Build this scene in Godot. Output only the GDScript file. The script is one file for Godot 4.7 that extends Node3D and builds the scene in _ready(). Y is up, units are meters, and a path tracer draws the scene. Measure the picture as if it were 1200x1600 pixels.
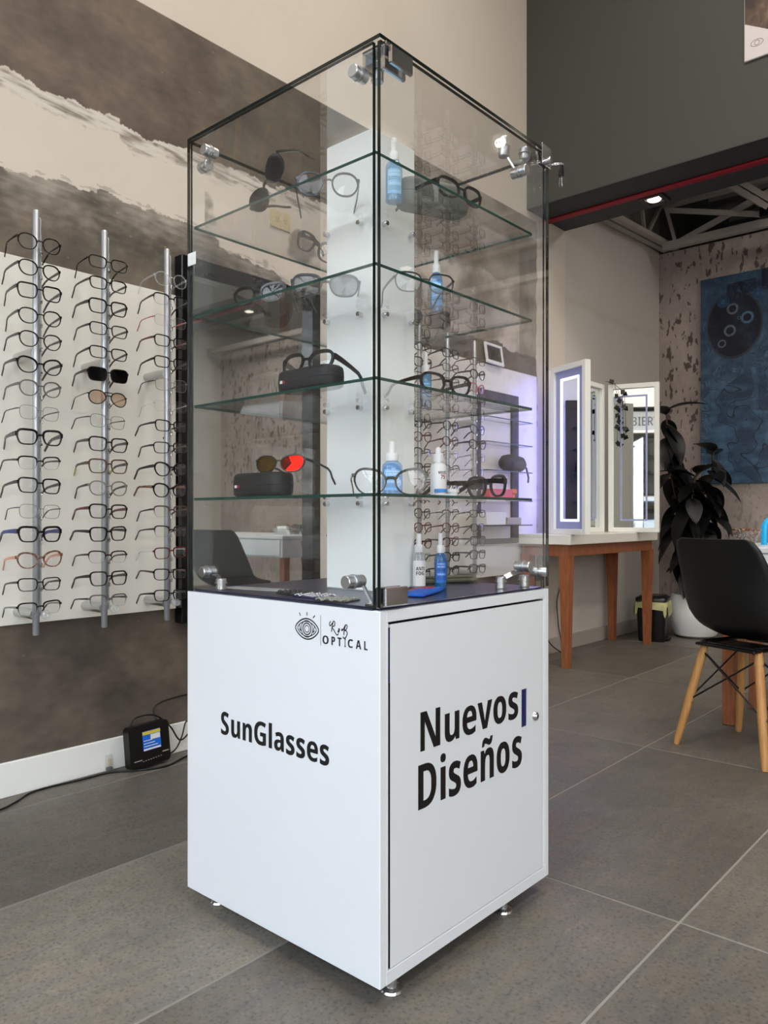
extends Node3D
# An optician's shop: x runs along the eyewear wall away from the storefront, -z points at that wall, y is up.

var T := Transform3D()
var M := {}
var used := {}
var rng := RandomNumberGenerator.new()
const ORD := ["topmost", "second from top", "third from top", "fourth from top", "fifth from top", "sixth from top", "seventh from top", "eighth from top", "eighth from bottom", "seventh from bottom", "sixth from bottom", "fifth from bottom", "fourth from bottom", "third from bottom", "second from bottom", "lowest"]

func _ready():
	rng.seed = 7
	setup_camera_and_light()
	make_materials()
	build_shell()
	build_storefront()
	build_roof()
	build_display_case()
	build_wall_panels()
	build_racks()
	build_case_contents()
	build_vanity()
	build_corner()
	build_chairs_and_desk()
	build_small_things()

func setup_camera_and_light():
	var cam = Camera3D.new()
	cam.name = "camera"
	cam.projection = Camera3D.PROJECTION_FRUSTUM
	cam.near = 0.05
	cam.far = 100.0
	cam.size = 0.05 * 1600.0 / 1212.0
	cam.frustum_offset = Vector2(0, 0.05 * 8.0 / 1212.0)
	cam.position = Vector3(0, 0.907, 0)
	cam.rotation.y = -(PI / 2 - atan(1068.0 / 1212.0))
	add_child(cam)
	cam.current = true
	var env = Environment.new()
	env.background_mode = Environment.BG_SKY
	var sm = ProceduralSkyMaterial.new()
	sm.sky_top_color = Color(0.78, 0.85, 0.93)
	sm.sky_horizon_color = Color(0.98, 0.98, 0.96)
	sm.sky_curve = 0.2
	sm.ground_bottom_color = Color(0.45, 0.44, 0.42)
	sm.ground_horizon_color = Color(0.75, 0.75, 0.74)
	sm.sky_energy_multiplier = 3.3
	sm.ground_energy_multiplier = 1.9
	env.sky = Sky.new()
	env.sky.sky_material = sm
	env.tonemap_mode = Environment.TONE_MAPPER_LINEAR
	env.tonemap_exposure = 0.5
	env.sdfgi_enabled = true
	env.ssao_enabled = true
	env.ssil_enabled = true
	var we = WorldEnvironment.new()
	we.name = "environment"
	we.environment = env
	add_child(we)
	# unseen ceiling panels added as fill light for the main hall: [x, z]
	for p in [[0.4, -0.9], [2.6, -0.9], [0.4, 1.6], [2.6, 1.6]]:
		area_light("ceiling_fill_light", Vector3(p[0], 4.955, p[1]), Vector2(1.2, 0.3), 9.0, Color(1.0, 0.985, 0.955))
	for p in [[5.5, -0.3], [5.5, 1.7]]:  # unseen lamps added to brighten the back room
		area_light("back_room_fill", Vector3(p[0], 3.455, p[1]), Vector2(0.28, 1.2), 3.3, Color(1.0, 0.985, 0.96))
		area_light("back_room_fill", Vector3(p[0], 3.515, p[1]), Vector2(0.28, 1.2), 1.6, Color(1.0, 0.985, 0.96), Vector3(0, 1, 0))  # added upward fill for the roof deck
	for z in [-1.908, -0.6, 0.7, 2.0]:
		var s = SpotLight3D.new()
		s.name = "downlight_beam"
		s.position = Vector3(4.68, 2.845, z)
		s.rotation.x = -PI / 2
		s.spot_angle = 55
		s.spot_angle_attenuation = 0.6
		s.spot_range = 12
		s.spot_attenuation = 2
		s.light_size = 0.04
		s.light_color = Color(1.0, 0.93, 0.84)
		s.light_energy = 0.5
		s.shadow_enabled = true
		add_child(s, true)

func area_light(called, at, size, energy, color, look = Vector3(0, -1, 0)):
	var l = AreaLight3D.new()
	l.name = called
	l.area_size = size
	l.area_range = 15
	l.area_attenuation = 2
	l.light_energy = energy
	l.light_color = color
	l.shadow_enabled = true
	add_child(l, true)
	var up = Vector3(0, 0, 1) if absf(look.y) > 0.9 else Vector3.UP
	l.look_at_from_position(at, at + look, up)
	return l

# ------------------------------------------------------------------ mesh helpers
func begin() -> SurfaceTool:
	var st = SurfaceTool.new()
	st.begin(Mesh.PRIMITIVE_TRIANGLES)
	return st

func put(st: SurfaceTool, v: Vector3, uv := Vector2.ZERO):
	st.set_uv(uv)
	st.add_vertex(T * v)

func poly(st: SurfaceTool, p: Array, out: Vector3, uvs := []):
	var n: Vector3 = (p[1] - p[0]).cross(p[2] - p[0])
	var flip: bool = n.dot(out) > 0
	st.set_smooth_group(-1)
	for i in range(1, p.size() - 1):
		var k = [0, i + 1, i] if flip else [0, i, i + 1]
		for j in k:
			put(st, p[j], uvs[j] if uvs else Vector2.ZERO)

func box(st: SurfaceTool, c: Vector3, s: Vector3, bv := 0.0):
	var h = s * 0.5
	bv = minf(bv, minf(h.x, minf(h.y, h.z)) * 0.9)
	var pt = func(axis, sg: Vector3):
		var q = h - Vector3(bv, bv, bv)
		q[axis] = h[axis]
		return c + q * sg
	for a in 3:
		var b = (a + 1) % 3
		var d = (a + 2) % 3
		for s1 in [-1, 1]:
			var out = Vector3.ZERO
			out[a] = s1
			var p = []
			for q in [[-1, -1], [1, -1], [1, 1], [-1, 1]]:
				var sg = Vector3.ONE
				sg[a] = s1; sg[b] = q[0]; sg[d] = q[1]
				p.append(pt.call(a, sg))
			poly(st, p, out)
			if bv > 0:
				for s2 in [-1, 1]:
					var o2 = Vector3.ZERO
					o2[a] = s1; o2[b] = s2
					var p2 = []
					for q in [[a, -1], [b, -1], [b, 1], [a, 1]]:
						var sg = Vector3.ONE
						sg[a] = s1; sg[b] = s2; sg[d] = q[1]
						p2.append(pt.call(q[0], sg))
					poly(st, p2, o2)
	if bv > 0:
		for x in [-1, 1]:
			for y in [-1, 1]:
				for z in [-1, 1]:
					var sg = Vector3(x, y, z)
					poly(st, [pt.call(0, sg), pt.call(1, sg), pt.call(2, sg)], sg)

func box2(st: SurfaceTool, a: Vector3, b: Vector3, bv := 0.0):
	box(st, (a + b) * 0.5, (b - a).abs(), bv)

# rings run counter-clockwise about the direction of travel
func loft(st: SurfaceTool, rings: Array, closed := false, caps := true, smooth := 0, open_ring := false):
	var n: int = rings[0].size()
	var m = rings.size()
	for i in (m if closed else m - 1):
		var r0: Array = rings[i]
		var r1: Array = rings[(i + 1) % m]
		for j in (n - 1 if open_ring else n):
			var k = (j + 1) % n
			st.set_smooth_group(smooth)
			put(st, r0[j]); put(st, r1[k]); put(st, r0[k])
			put(st, r0[j]); put(st, r1[j]); put(st, r1[k])
	if caps and not closed:
		poly(st, rings[0], rings[0][0] - rings[1][0])
		poly(st, rings[m - 1], rings[m - 1][0] - rings[m - 2][0])

func tube(st: SurfaceTool, pts: Array, r, n := 8, caps := true, squash := 1.0, closed := false):
	var rings = []
	var N := Vector3.ZERO
	var m = pts.size()
	for i in m:
		var t: Vector3
		if closed:
			t = (pts[(i + 1) % m] - pts[(i + m - 1) % m]).normalized()
		else:
			t = (pts[mini(i + 1, m - 1)] - pts[maxi(i - 1, 0)]).normalized()
		if N == Vector3.ZERO:
			N = Vector3.UP if absf(t.y) < 0.9 else Vector3.RIGHT
		N = (N - t * N.dot(t)).normalized()
		var B = t.cross(N)
		var rr: float = r[i] if r is Array else r
		var ring = []
		for j in n:
			var a = TAU * j / n
			ring.append(pts[i] + N * (cos(a) * rr) + B * (sin(a) * rr * squash))
		rings.append(ring)
	loft(st, rings, closed, caps)

func smooth_path(pts: Array, step := 0.012) -> Array:
	var cv = Curve3D.new()
	for i in pts.size():
		var t: Vector3 = (pts[mini(i + 1, pts.size() - 1)] - pts[maxi(i - 1, 0)]) / 6.0
		cv.add_point(pts[i], -t, t)
	var o = []
	for v in cv.tessellate_even_length(5, step):
		o.append(v)
	return o

func bar(st: SurfaceTool, p: Vector3, q: Vector3, w: float, h: float, up := Vector3.UP):
	var t = (q - p).normalized()
	var N = (up - t * up.dot(t)).normalized()
	var B = t.cross(N)
	var rings = []
	for c in [p, q]:
		rings.append([c + N * h / 2 + B * w / 2, c - N * h / 2 + B * w / 2, c - N * h / 2 - B * w / 2, c + N * h / 2 - B * w / 2])
	rings[0].reverse(); rings[1].reverse()
	loft(st, rings, false, true, -1)

# profile of [r, y]; sharp corners start new smooth groups
func lathe(st: SurfaceTool, prof: Array, n := 20, squash := 1.0):
	var g := 1
	for i in prof.size() - 1:
		var a = Vector2(prof[i][0], prof[i][1])
		var b = Vector2(prof[i + 1][0], prof[i + 1][1])
		if i > 0:
			var c = Vector2(prof[i - 1][0], prof[i - 1][1])
			if absf((a - c).angle_to(b - a)) > 0.6:
				g += 1
		for j in n:
			var t0 = TAU * j / n
			var t1 = TAU * (j + 1) / n
			var p00 = Vector3(a.x * cos(t0), a.y, -a.x * sin(t0) * squash)
			var p01 = Vector3(a.x * cos(t1), a.y, -a.x * sin(t1) * squash)
			var p10 = Vector3(b.x * cos(t0), b.y, -b.x * sin(t0) * squash)
			var p11 = Vector3(b.x * cos(t1), b.y, -b.x * sin(t1) * squash)
			st.set_smooth_group(g)
			if b.x > 1e-6:
				put(st, p00); put(st, p10); put(st, p11)
			if a.x > 1e-6:
				put(st, p00); put(st, p11); put(st, p01)

# polygon in xy pushed along z from z0 to z1
func prism(st: SurfaceTool, pg: PackedVector2Array, z0: float, z1: float, smooth := -1):
	if Geometry2D.is_polygon_clockwise(pg):
		pg.reverse()
	var tri = Geometry2D.triangulate_polygon(pg)
	for i in range(0, tri.size(), 3):
		var p = []
		for j in 3:
			p.append(pg[tri[i + j]])
		poly(st, [Vector3(p[0].x, p[0].y, z1), Vector3(p[1].x, p[1].y, z1), Vector3(p[2].x, p[2].y, z1)], Vector3.BACK)
		poly(st, [Vector3(p[0].x, p[0].y, z0), Vector3(p[1].x, p[1].y, z0), Vector3(p[2].x, p[2].y, z0)], Vector3.FORWARD)
	var n = pg.size()
	for i in n:
		var a = pg[i]
		var b = pg[(i + 1) % n]
		st.set_smooth_group(smooth)
		var q = [Vector3(a.x, a.y, z0), Vector3(b.x, b.y, z0), Vector3(b.x, b.y, z1), Vector3(a.x, a.y, z1)]
		for k in [0, 2, 1, 0, 3, 2]:
			put(st, q[k])

func rounded(w: float, h: float, r: float, n := 5) -> PackedVector2Array:
	var o = PackedVector2Array()
	var cs = [Vector2(w / 2 - r, h / 2 - r), Vector2(-w / 2 + r, h / 2 - r), Vector2(-w / 2 + r, -h / 2 + r), Vector2(w / 2 - r, -h / 2 + r)]
	for k in 4:
		for i in n + 1:
			var a = PI / 2 * (k + float(i) / n)
			o.append(cs[k] + Vector2(cos(a), sin(a)) * r)
	return o

func done(st: SurfaceTool) -> ArrayMesh:
	st.generate_normals()
	st.index()
	return st.commit()

func obj(called: String, st, m, parent = null) -> MeshInstance3D:
	var o = MeshInstance3D.new()
	if parent == null:
		o.name = numbered(called)
	else:
		o.name = called
	o.mesh = done(st) if st is SurfaceTool else st
	if m:
		o.material_override = m
	(parent if parent else self).add_child(o, true)
	return o

func numbered(called: String) -> String:
	var k: int = used.get(called, 0)
	used[called] = k + 1
	return called if k == 0 else "%s_%03d" % [called, k]

func tag(o, label: String, category: String, group := ""):
	o.set_meta("label", label)
	o.set_meta("category", category)
	if group:
		o.set_meta("group", group)
	return o

func thing(called: String, label: String, category: String, at := Vector3.ZERO, turn := 0.0, group := "") -> Node3D:
	var o = Node3D.new()
	o.name = numbered(called)
	add_child(o)
	o.position = at
	o.rotation.y = turn
	return tag(o, label, category, group)

func dup(o: Node3D, called: String, label: String, at: Vector3, turn: float, group := "") -> Node3D:
	var c = o.duplicate()
	c.name = numbered(called)
	add_child(c)
	c.position = at
	c.rotation = Vector3(0, turn, 0)
	c.set_meta("label", label)
	if group:
		c.set_meta("group", group)
	return c

func structure(o):
	o.set_meta("kind", "structure")
	return o

# a mesh of two surfaces: broad faces and edges of a pane
func pane(called, a: Vector3, b: Vector3, parent, face, edge):
	var c = (a + b) * 0.5
	var h = (b - a).abs() * 0.5
	var thin = 0
	for i in 3:
		if h[i] < h[thin]:
			thin = i
	var sts = [begin(), begin()]
	for ax in 3:
		var p1 = (ax + 1) % 3
		var p2 = (ax + 2) % 3
		for s in [-1, 1]:
			var out = Vector3.ZERO
			out[ax] = s
			var p = []
			for q in [[-1, -1], [1, -1], [1, 1], [-1, 1]]:
				var v = Vector3.ZERO
				v[ax] = s * h[ax]; v[p1] = q[0] * h[p1]; v[p2] = q[1] * h[p2]
				p.append(c + v)
			poly(sts[0 if ax == thin else 1], p, out)
	var m = done(sts[0])
	sts[1].generate_normals()
	sts[1].index()
	m = sts[1].commit(m)
	m.surface_set_material(0, face)
	m.surface_set_material(1, edge)
	return obj(called, m, null, parent)

# lettering whose ink box is w wide (or scaled evenly from h when w is 0) and h high, its left bottom corner at 0,0; depth d towards +z
func text_mesh(text: String, w: float, h: float, d: float, bold := true, bend := 0.0) -> ArrayMesh:
	var tm = TextMesh.new()
	var f = SystemFont.new()
	f.font_names = PackedStringArray(["Droid Sans"])
	f.font_weight = 700 if bold else 400
	tm.font = f
	tm.text = text
	tm.font_size = 64
	tm.pixel_size = 0.01
	tm.depth = 0.1
	tm.curve_step = 1.0
	var arr = tm.get_mesh_arrays() if not tm.get_surface_count() else tm.surface_get_arrays(0)
	var vs: PackedVector3Array = arr[Mesh.ARRAY_VERTEX]
	var lo = vs[0]
	var hi = vs[0]
	for v in vs:
		lo = lo.min(v)
		hi = hi.max(v)
	var sy = h / (hi.y - lo.y)
	var sx = w / (hi.x - lo.x) if w > 0 else sy
	for i in vs.size():
		var v = (vs[i] - lo) * Vector3(sx, sy, d / (hi.z - lo.z))
		if bend > 0:
			var ang = (v.x - (hi.x - lo.x) * sx / 2) / bend
			v = Vector3(sin(ang) * (bend + v.z), v.y, cos(ang) * (bend + v.z))
		vs[i] = v
	arr[Mesh.ARRAY_VERTEX] = vs
	arr[Mesh.ARRAY_TANGENT] = null
	var m = ArrayMesh.new()
	m.add_surface_from_arrays(Mesh.PRIMITIVE_TRIANGLES, arr)
	return m

func letter(called, text, w, h, d, m, parent, at: Vector3, turn := 0.0, bold := true, bend := 0.0):
	var o = obj(called, text_mesh(text, w, h, d, bold, bend), m, parent)
	o.position = at
	o.rotation.y = turn
	return o

# ------------------------------------------------------------------ materials
func mat(color: Color, rough := 0.5, metal := 0.0) -> StandardMaterial3D:
	var m = StandardMaterial3D.new()
	m.albedo_color = color
	m.roughness = rough
	m.metallic = metal
	return m

func glass(color: Color, alpha: float) -> StandardMaterial3D:
	var m = mat(Color(color, alpha), 0.0)
	m.transparency = BaseMaterial3D.TRANSPARENCY_ALPHA
	return m

func glow(color: Color, e: float) -> StandardMaterial3D:
	var m = mat(color, 0.5)
	m.emission_enabled = true
	m.emission = color
	m.emission_energy_multiplier = e
	return m

func noise(seed_: int, freq: float, oct := 4, type := FastNoiseLite.TYPE_SIMPLEX_SMOOTH) -> FastNoiseLite:
	var n = FastNoiseLite.new()
	n.seed = seed_
	n.frequency = freq
	n.noise_type = type
	n.fractal_octaves = oct
	return n

func noise_tex(seed_, freq, c0: Color, c1: Color, size := 512, oct := 5, mid = null) -> NoiseTexture2D:
	var t = NoiseTexture2D.new()
	t.width = size
	t.height = size
	t.seamless = true
	t.noise = noise(seed_, freq, oct)
	var g = Gradient.new()
	g.set_color(0, c0)
	g.set_color(1, c1)
	if mid != null:
		g.add_point(0.5, mid)
	t.color_ramp = g
	return t

func triplanar(m: StandardMaterial3D, scale: float, world := true):
	m.uv1_triplanar = true
	m.uv1_world_triplanar = world
	m.uv1_scale = Vector3(scale, scale, scale)
	return m

func make_materials():
	M.white = mat(Color(0.87, 0.875, 0.88), 0.32)
	M.white_column = mat(Color(0.95, 0.965, 0.95), 0.25)
	M.white_panel = mat(Color(0.90, 0.885, 0.845), 0.3)
	M.white_trim = mat(Color(0.93, 0.925, 0.90), 0.4)
	M.grey_trim = mat(Color(0.66, 0.63, 0.60), 0.5)
	M.white_plastic = mat(Color(0.90, 0.90, 0.89), 0.35)
	M.beige = mat(Color(0.79, 0.73, 0.66), 0.75)
	M.ceiling = mat(Color(0.80, 0.77, 0.73), 0.8)
	M.grey_paint = mat(Color(0.27, 0.27, 0.25), 0.7)
	M.shaded_grey = mat(Color(0.19, 0.195, 0.20), 0.6)  # darker header grey, shade of the underside put into the colour
	M.red_paint = mat(Color(0.58, 0.03, 0.14), 0.5)
	M.navy = mat(Color(0.05, 0.06, 0.22), 0.28)
	M.navy_edge = mat(Color(0.06, 0.07, 0.33), 0.4)
	M.ink = mat(Color(0.02, 0.02, 0.03), 0.45)
	M.black = mat(Color(0.025, 0.025, 0.028), 0.35)
	M.black_gloss = mat(Color(0.02, 0.02, 0.022), 0.12)
	M.black_shell = mat(Color(0.022, 0.022, 0.025), 0.42)
	M.black_soft = mat(Color(0.03, 0.032, 0.045), 0.55)
	M.chrome = mat(Color(0.86, 0.86, 0.87), 0.14, 1.0)
	M.brushed = mat(Color(0.78, 0.78, 0.78), 0.3, 1.0)
	M.alu = mat(Color(0.70, 0.71, 0.72), 0.35, 0.7)
	M.glass = glass(Color(0.5, 0.57, 0.54), 0.006)
	M.shelf_glass = glass(Color(0.35, 0.48, 0.44), 0.025)
	M.edge = mat(Color(0.09, 0.25, 0.22), 0.12)
	M.edge_dark = mat(Color(0.05, 0.10, 0.085), 0.12)
	M.lens = glass(Color(0.5, 0.52, 0.52), 0.04)
	M.clear = glass(Color(0.8, 0.82, 0.82), 0.18)
	M.window = glass(Color(0.6, 0.65, 0.65), 0.03)
	M.lens_dark = mat(Color(0.012, 0.012, 0.014), 0.12)
	M.lens_dark.metallic_specular = 0.25
	M.lens_amber = glass(Color(0.55, 0.36, 0.10), 0.55)
	M.lens_red = mat(Color(0.72, 0.08, 0.04), 0.05, 1.0)
	M.lens_gold = mat(Color(0.62, 0.50, 0.16), 0.05, 1.0)
	M.bowl = glass(Color(0.8, 0.82, 0.82), 0.05)
	M.lens_smoke = glass(Color(0.10, 0.115, 0.13), 0.74)
	M.pane_dark = mat(Color(0.16, 0.18, 0.2), 0.1)
	M.mirror = mat(Color(0.88, 0.90, 0.90), 0.02, 1.0)
	M.led = glow(Color(0.80, 0.84, 1.0), 6.0)
	M.lamp = glow(Color(1.0, 0.95, 0.86), 6.0)
	M.fill_panel_glow = glow(Color(1.0, 0.94, 0.85), 4.0)  # glow of the added fill panels and strips
	M.frosted = mat(Color(0.62, 0.64, 0.80), 0.3)
	M.steel_white = mat(Color(0.66, 0.63, 0.60), 0.6)
	M.deck = mat(Color(0.62, 0.61, 0.59), 0.6)
	M.cyan = mat(Color(0.10, 0.72, 0.98), 0.4)
	M.blue_cloth = mat(Color(0.05, 0.35, 0.75), 0.7)
	M.pink = mat(Color(0.85, 0.30, 0.38), 0.5)
	M.orange = mat(Color(0.85, 0.42, 0.20), 0.5)
	M.case_grey = mat(Color(0.34, 0.345, 0.32), 0.55)
	M.leaf = mat(Color(0.022, 0.028, 0.025), 0.45)
	M.leaf_back = mat(Color(0.05, 0.06, 0.05), 0.4)
	M.ivy = mat(Color(0.02, 0.06, 0.03), 0.5)
	M.bag = mat(Color(0.72, 0.71, 0.50), 0.5)
	M.bag.backlight_enabled = true
	M.bag.backlight = Color(0.3, 0.3, 0.2)
	M.outlet = mat(Color(0.80, 0.74, 0.58), 0.4)
	M.sticker_blue = mat(Color(0.10, 0.42, 0.85), 0.4)
	M.sticker_yellow = mat(Color(0.85, 0.78, 0.25), 0.4)
	M.wood = mat(Color.WHITE, 0.45)
	M.wood.albedo_texture = noise_tex(3, 0.012, Color(0.50, 0.28, 0.16), Color(0.66, 0.40, 0.24), 512, 4)
	triplanar(M.wood, 1.0)
	M.wood.uv1_scale = Vector3(9, 0.9, 9)
	M.beech = mat(Color.WHITE, 0.45)
	M.beech.albedo_texture = noise_tex(5, 0.012, Color(0.70, 0.49, 0.27), Color(0.80, 0.60, 0.36), 512, 4)
	triplanar(M.beech, 1.0)
	M.beech.uv1_scale = Vector3(10, 0.9, 10)
	M.tile = mat(Color.WHITE, 0.42)
	M.tile.albedo_texture = tile_texture()
	M.tile.roughness_texture = noise_tex(12, 0.02, Color(0.72, 0.72, 0.72), Color(1, 1, 1), 512, 4)
	M.tile.roughness = 0.55
	triplanar(M.tile, 1.1)
	M.grout = mat(Color(0.55, 0.53, 0.50), 0.8)
	M.grey_dark = mat(Color(0.17, 0.17, 0.175), 0.3)
	M.peach_tip = mat(Color(0.55, 0.42, 0.36), 0.3)
	M.concrete = mat(Color(0.50, 0.49, 0.47), 0.85)
	M.asphalt = mat(Color(0.30, 0.30, 0.30), 0.9)
	M.facade = mat(Color(0.80, 0.70, 0.62), 0.8)
	M.car_white = mat(Color(0.85, 0.86, 0.87), 0.15)

func tile_texture() -> ImageTexture:
	var n = 1024
	var a = noise(21, 0.006, 4)
	var b = noise(22, 0.05, 3)
	var c = noise(23, 0.22, 2)
	var d = noise(24, 0.03, 3)
	var data = PackedByteArray()
	data.resize(n * n * 3)
	for y in n:
		for x in n:
			var k = 1.0 + a.get_noise_2d(x, y) * 0.10 + b.get_noise_2d(x, y) * 0.06
			var s = c.get_noise_2d(x, y)
			if s < -0.42:
				k *= 0.80
			elif s > 0.48:
				k *= 1.10
			var w = clampf(d.get_noise_2d(x * 0.4, y * 2.0) * 0.12, -0.08, 0.08)
			var i = (y * n + x) * 3
			data[i] = int(clampf(101.0 * (k + w * 0.6), 0, 255))
			data[i + 1] = int(clampf(95.0 * (k + w * 0.4), 0, 255))
			data[i + 2] = int(clampf(86.0 * k, 0, 255))
	var im = Image.create_from_data(n, n, false, Image.FORMAT_RGB8, data)
	return ImageTexture.create_from_image(im)

# ------------------------------------------------------------------ room
const X0 := -1.6
const X1 := 6.445
const ZL := -2.585
const ZR := 3.5
const HC := 5.0
const PIER := 4.808

func wall_texture() -> ImageTexture:
	# the eyewear wall, x from X0 to X1 (left to right), y from HC (top) to 0: beige plaster with brushed dark paint
	var w = 2000
	var h = 1250
	var n1 = noise(1, 0.9, 5)
	var n2 = noise(2, 7.0, 4)
	var n3 = noise(3, 26.0, 3)
	var n4 = noise(4, 2.2, 4)
	var ne = noise(5, 1.7, 3)
	var ns = noise(6, 40.0, 2)
	var data = PackedByteArray()
	data.resize(w * h * 3)
	var upper = PackedFloat32Array()
	var lower = PackedFloat32Array()
	upper.resize(w)
	lower.resize(w)
	for i in w:
		var x = X0 + (X1 - X0) * (i + 0.5) / w
		# steps of the brush strokes along the bare band
		upper[i] = 2.345 + 0.03 * ne.get_noise_1d(x * 2.0) + 0.018 * (floorf(fposmod(x * 1.35, 2.0)) - 0.5) + 0.012 * n2.get_noise_1d(x * 3.0)
		lower[i] = 2.055 + 0.03 * ne.get_noise_1d(x * 2.0 + 50.0) + 0.02 * (floorf(fposmod(x * 1.9 + 0.35, 2.0)) - 0.5) + 0.010 * n2.get_noise_1d(x * 3.0 + 9.0) - clampf((x - 1.85) * 0.25, 0.0, 0.11)
	for j in h:
		var y = HC * (1.0 - (j + 0.5) / h)
		for i in w:
			var x = X0 + (X1 - X0) * (i + 0.5) / w
			var big = n1.get_noise_2d(x, y)
			var r = 207.0 + big * 6.0
			var g = 196.0 + big * 6.0
			var b = 183.0 + big * 6.0
			if y < 2.9:
				var mid = n4.get_noise_2d(x, y * 1.3)
				var fine = n2.get_noise_2d(x, y)
				var grain = n3.get_noise_2d(x * 0.5, y)
				var end = 4.43 + fine * 0.02
				var dark := 0.0
				var scrape := 0.0
				if x < end:
					if y < 2.82 and y > upper[i]:
						dark = 1.0
						dark = lerpf(1.0, clampf(0.75 - (x - 3.0) * 0.2 + mid * 0.6, 0.25, 1.0), smoothstep(2.75, 3.35, x + fine * 0.1))
					elif y < lower[i]:
						dark = 1.0
					var du = upper[i] - y
					var lane = n3.get_noise_2d(x * 0.16, y * 1.5 + x * 0.10)
					if du > 0.0 and du < 0.095 and x < 2.6:
						# dry-brushed fringe: pale first, then streaked grey running along the stroke
						var fade = clampf((0.078 + fine * 0.05 + lane * 0.03 - du) * 40.0, 0.0, 1.0)
						dark = fade * clampf(0.42 - lane * 1.5 - du * 2.0 + grain * 0.5, 0.0, 0.8) * clampf(du * 60.0, 0.0, 1.0)
						scrape = fade * clampf(0.62 + lane * 0.8 - du * 3.0, 0.0, 0.8)
					var dl = lower[i] - y
					if dl > 0.0 and dl < 0.20 and x < 2.6:
						scrape = clampf((0.36 - dl * 2.0) * (0.8 + mid * 1.6 + lane * 0.8) + grain * 0.12, 0.0, 0.6)
					elif dl > -0.018 and dl <= 0.0 and lane + grain * 0.6 > 0.12 and x < 2.6:
						dark = 0.45
						scrape = 0.4
					if x > 1.85 and y > lower[i] and y < upper[i]:
						# patchy trial coats further along the wall
						var patch = clampf((mid + 0.12 * fine - 0.12) * 5.0, 0.0, 0.8)
						patch = lerpf(patch, clampf(0.45 + mid * 0.9 + fine * 0.2, 0.1, 0.85), smoothstep(2.7, 3.3, x + fine * 0.12))
						dark = maxf(dark, patch)
					if x > 4.22 and y < 2.7:
						dark = maxf(dark, clampf(0.75 + mid * 0.6, 0.4, 1.0))
				var dr = 93.0 + mid * 26.0 + fine * 11.0 + grain * 7.0
				var dg = 83.0 + mid * 23.0 + fine * 10.0 + grain * 7.0
				var db = 72.0 + mid * 19.0 + fine * 9.0 + grain * 6.0
				if x < 1.93 and y > 2.3:
					dr += 4.0
				r = lerpf(r, dr, dark); g = lerpf(g, dg, dark); b = lerpf(b, db, dark)
				r = lerpf(r, 205.0, scrape); g = lerpf(g, 199.0, scrape); b = lerpf(b, 190.0, scrape)
				if ns.get_noise_2d(x, y) > 0.83 and dark > 0.9:
					r += 50.0; g += 50.0; b += 48.0
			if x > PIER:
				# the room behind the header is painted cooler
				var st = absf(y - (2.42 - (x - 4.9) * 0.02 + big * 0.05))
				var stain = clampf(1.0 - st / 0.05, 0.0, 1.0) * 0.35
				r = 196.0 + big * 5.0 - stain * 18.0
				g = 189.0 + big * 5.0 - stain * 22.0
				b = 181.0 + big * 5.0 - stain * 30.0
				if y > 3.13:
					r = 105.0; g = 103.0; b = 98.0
			var k = (j * w + i) * 3
			data[k] = int(clampf(r, 0, 255))
			data[k + 1] = int(clampf(g, 0, 255))
			data[k + 2] = int(clampf(b, 0, 255))
	return ImageTexture.create_from_image(Image.create_from_data(w, h, false, Image.FORMAT_RGB8, data))

func peeled_texture() -> ImageTexture:
	# the end wall, z from ZL (left) to ZR, y from 3.12 down: pinkish plaster with peeled dark flecks
	var w = 1536
	var h = 788
	var a = noise(31, 1.1, 4)
	var b = noise(32, 9.0, 4)
	var c = noise(33, 2.6, 3)
	var d = noise(34, 22.0, 3)
	var data = PackedByteArray()
	data.resize(w * h * 3)
	for j in h:
		var y = 3.12 * (1.0 - (j + 0.5) / h)
		for i in w:
			var z = (ZR - ZL) * (i + 0.5) / w
			var big = a.get_noise_2d(z, y)
			var k = 1.0 + big * 0.10 + c.get_noise_2d(z * 1.5, y) * 0.08 + d.get_noise_2d(z, y) * 0.04
			var r = 172.0 * k
			var g = 158.0 * k
			var bl = 150.0 * k
			# flecks stretch downwards and gather in columns
			var col = c.get_noise_2d(z * 2.2 + 7.0, y * 0.25)
			var f = b.get_noise_2d(z * 1.9, y * 0.75) + 0.35 * d.get_noise_2d(z, y * 0.5)
			var hit = clampf((f + col * 0.45 - 0.30) * 9.0, 0.0, 1.0)
			if y < 1.2:
				hit *= 0.3
			r = lerpf(r, 84.0, hit * 0.85); g = lerpf(g, 72.0, hit * 0.85); bl = lerpf(bl, 66.0, hit * 0.85)
			var q = (j * w + i) * 3
			data[q] = int(clampf(r, 0, 255))
			data[q + 1] = int(clampf(g, 0, 255))
			data[q + 2] = int(clampf(bl, 0, 255))
	return ImageTexture.create_from_image(Image.create_from_data(w, h, false, Image.FORMAT_RGB8, data))

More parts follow.
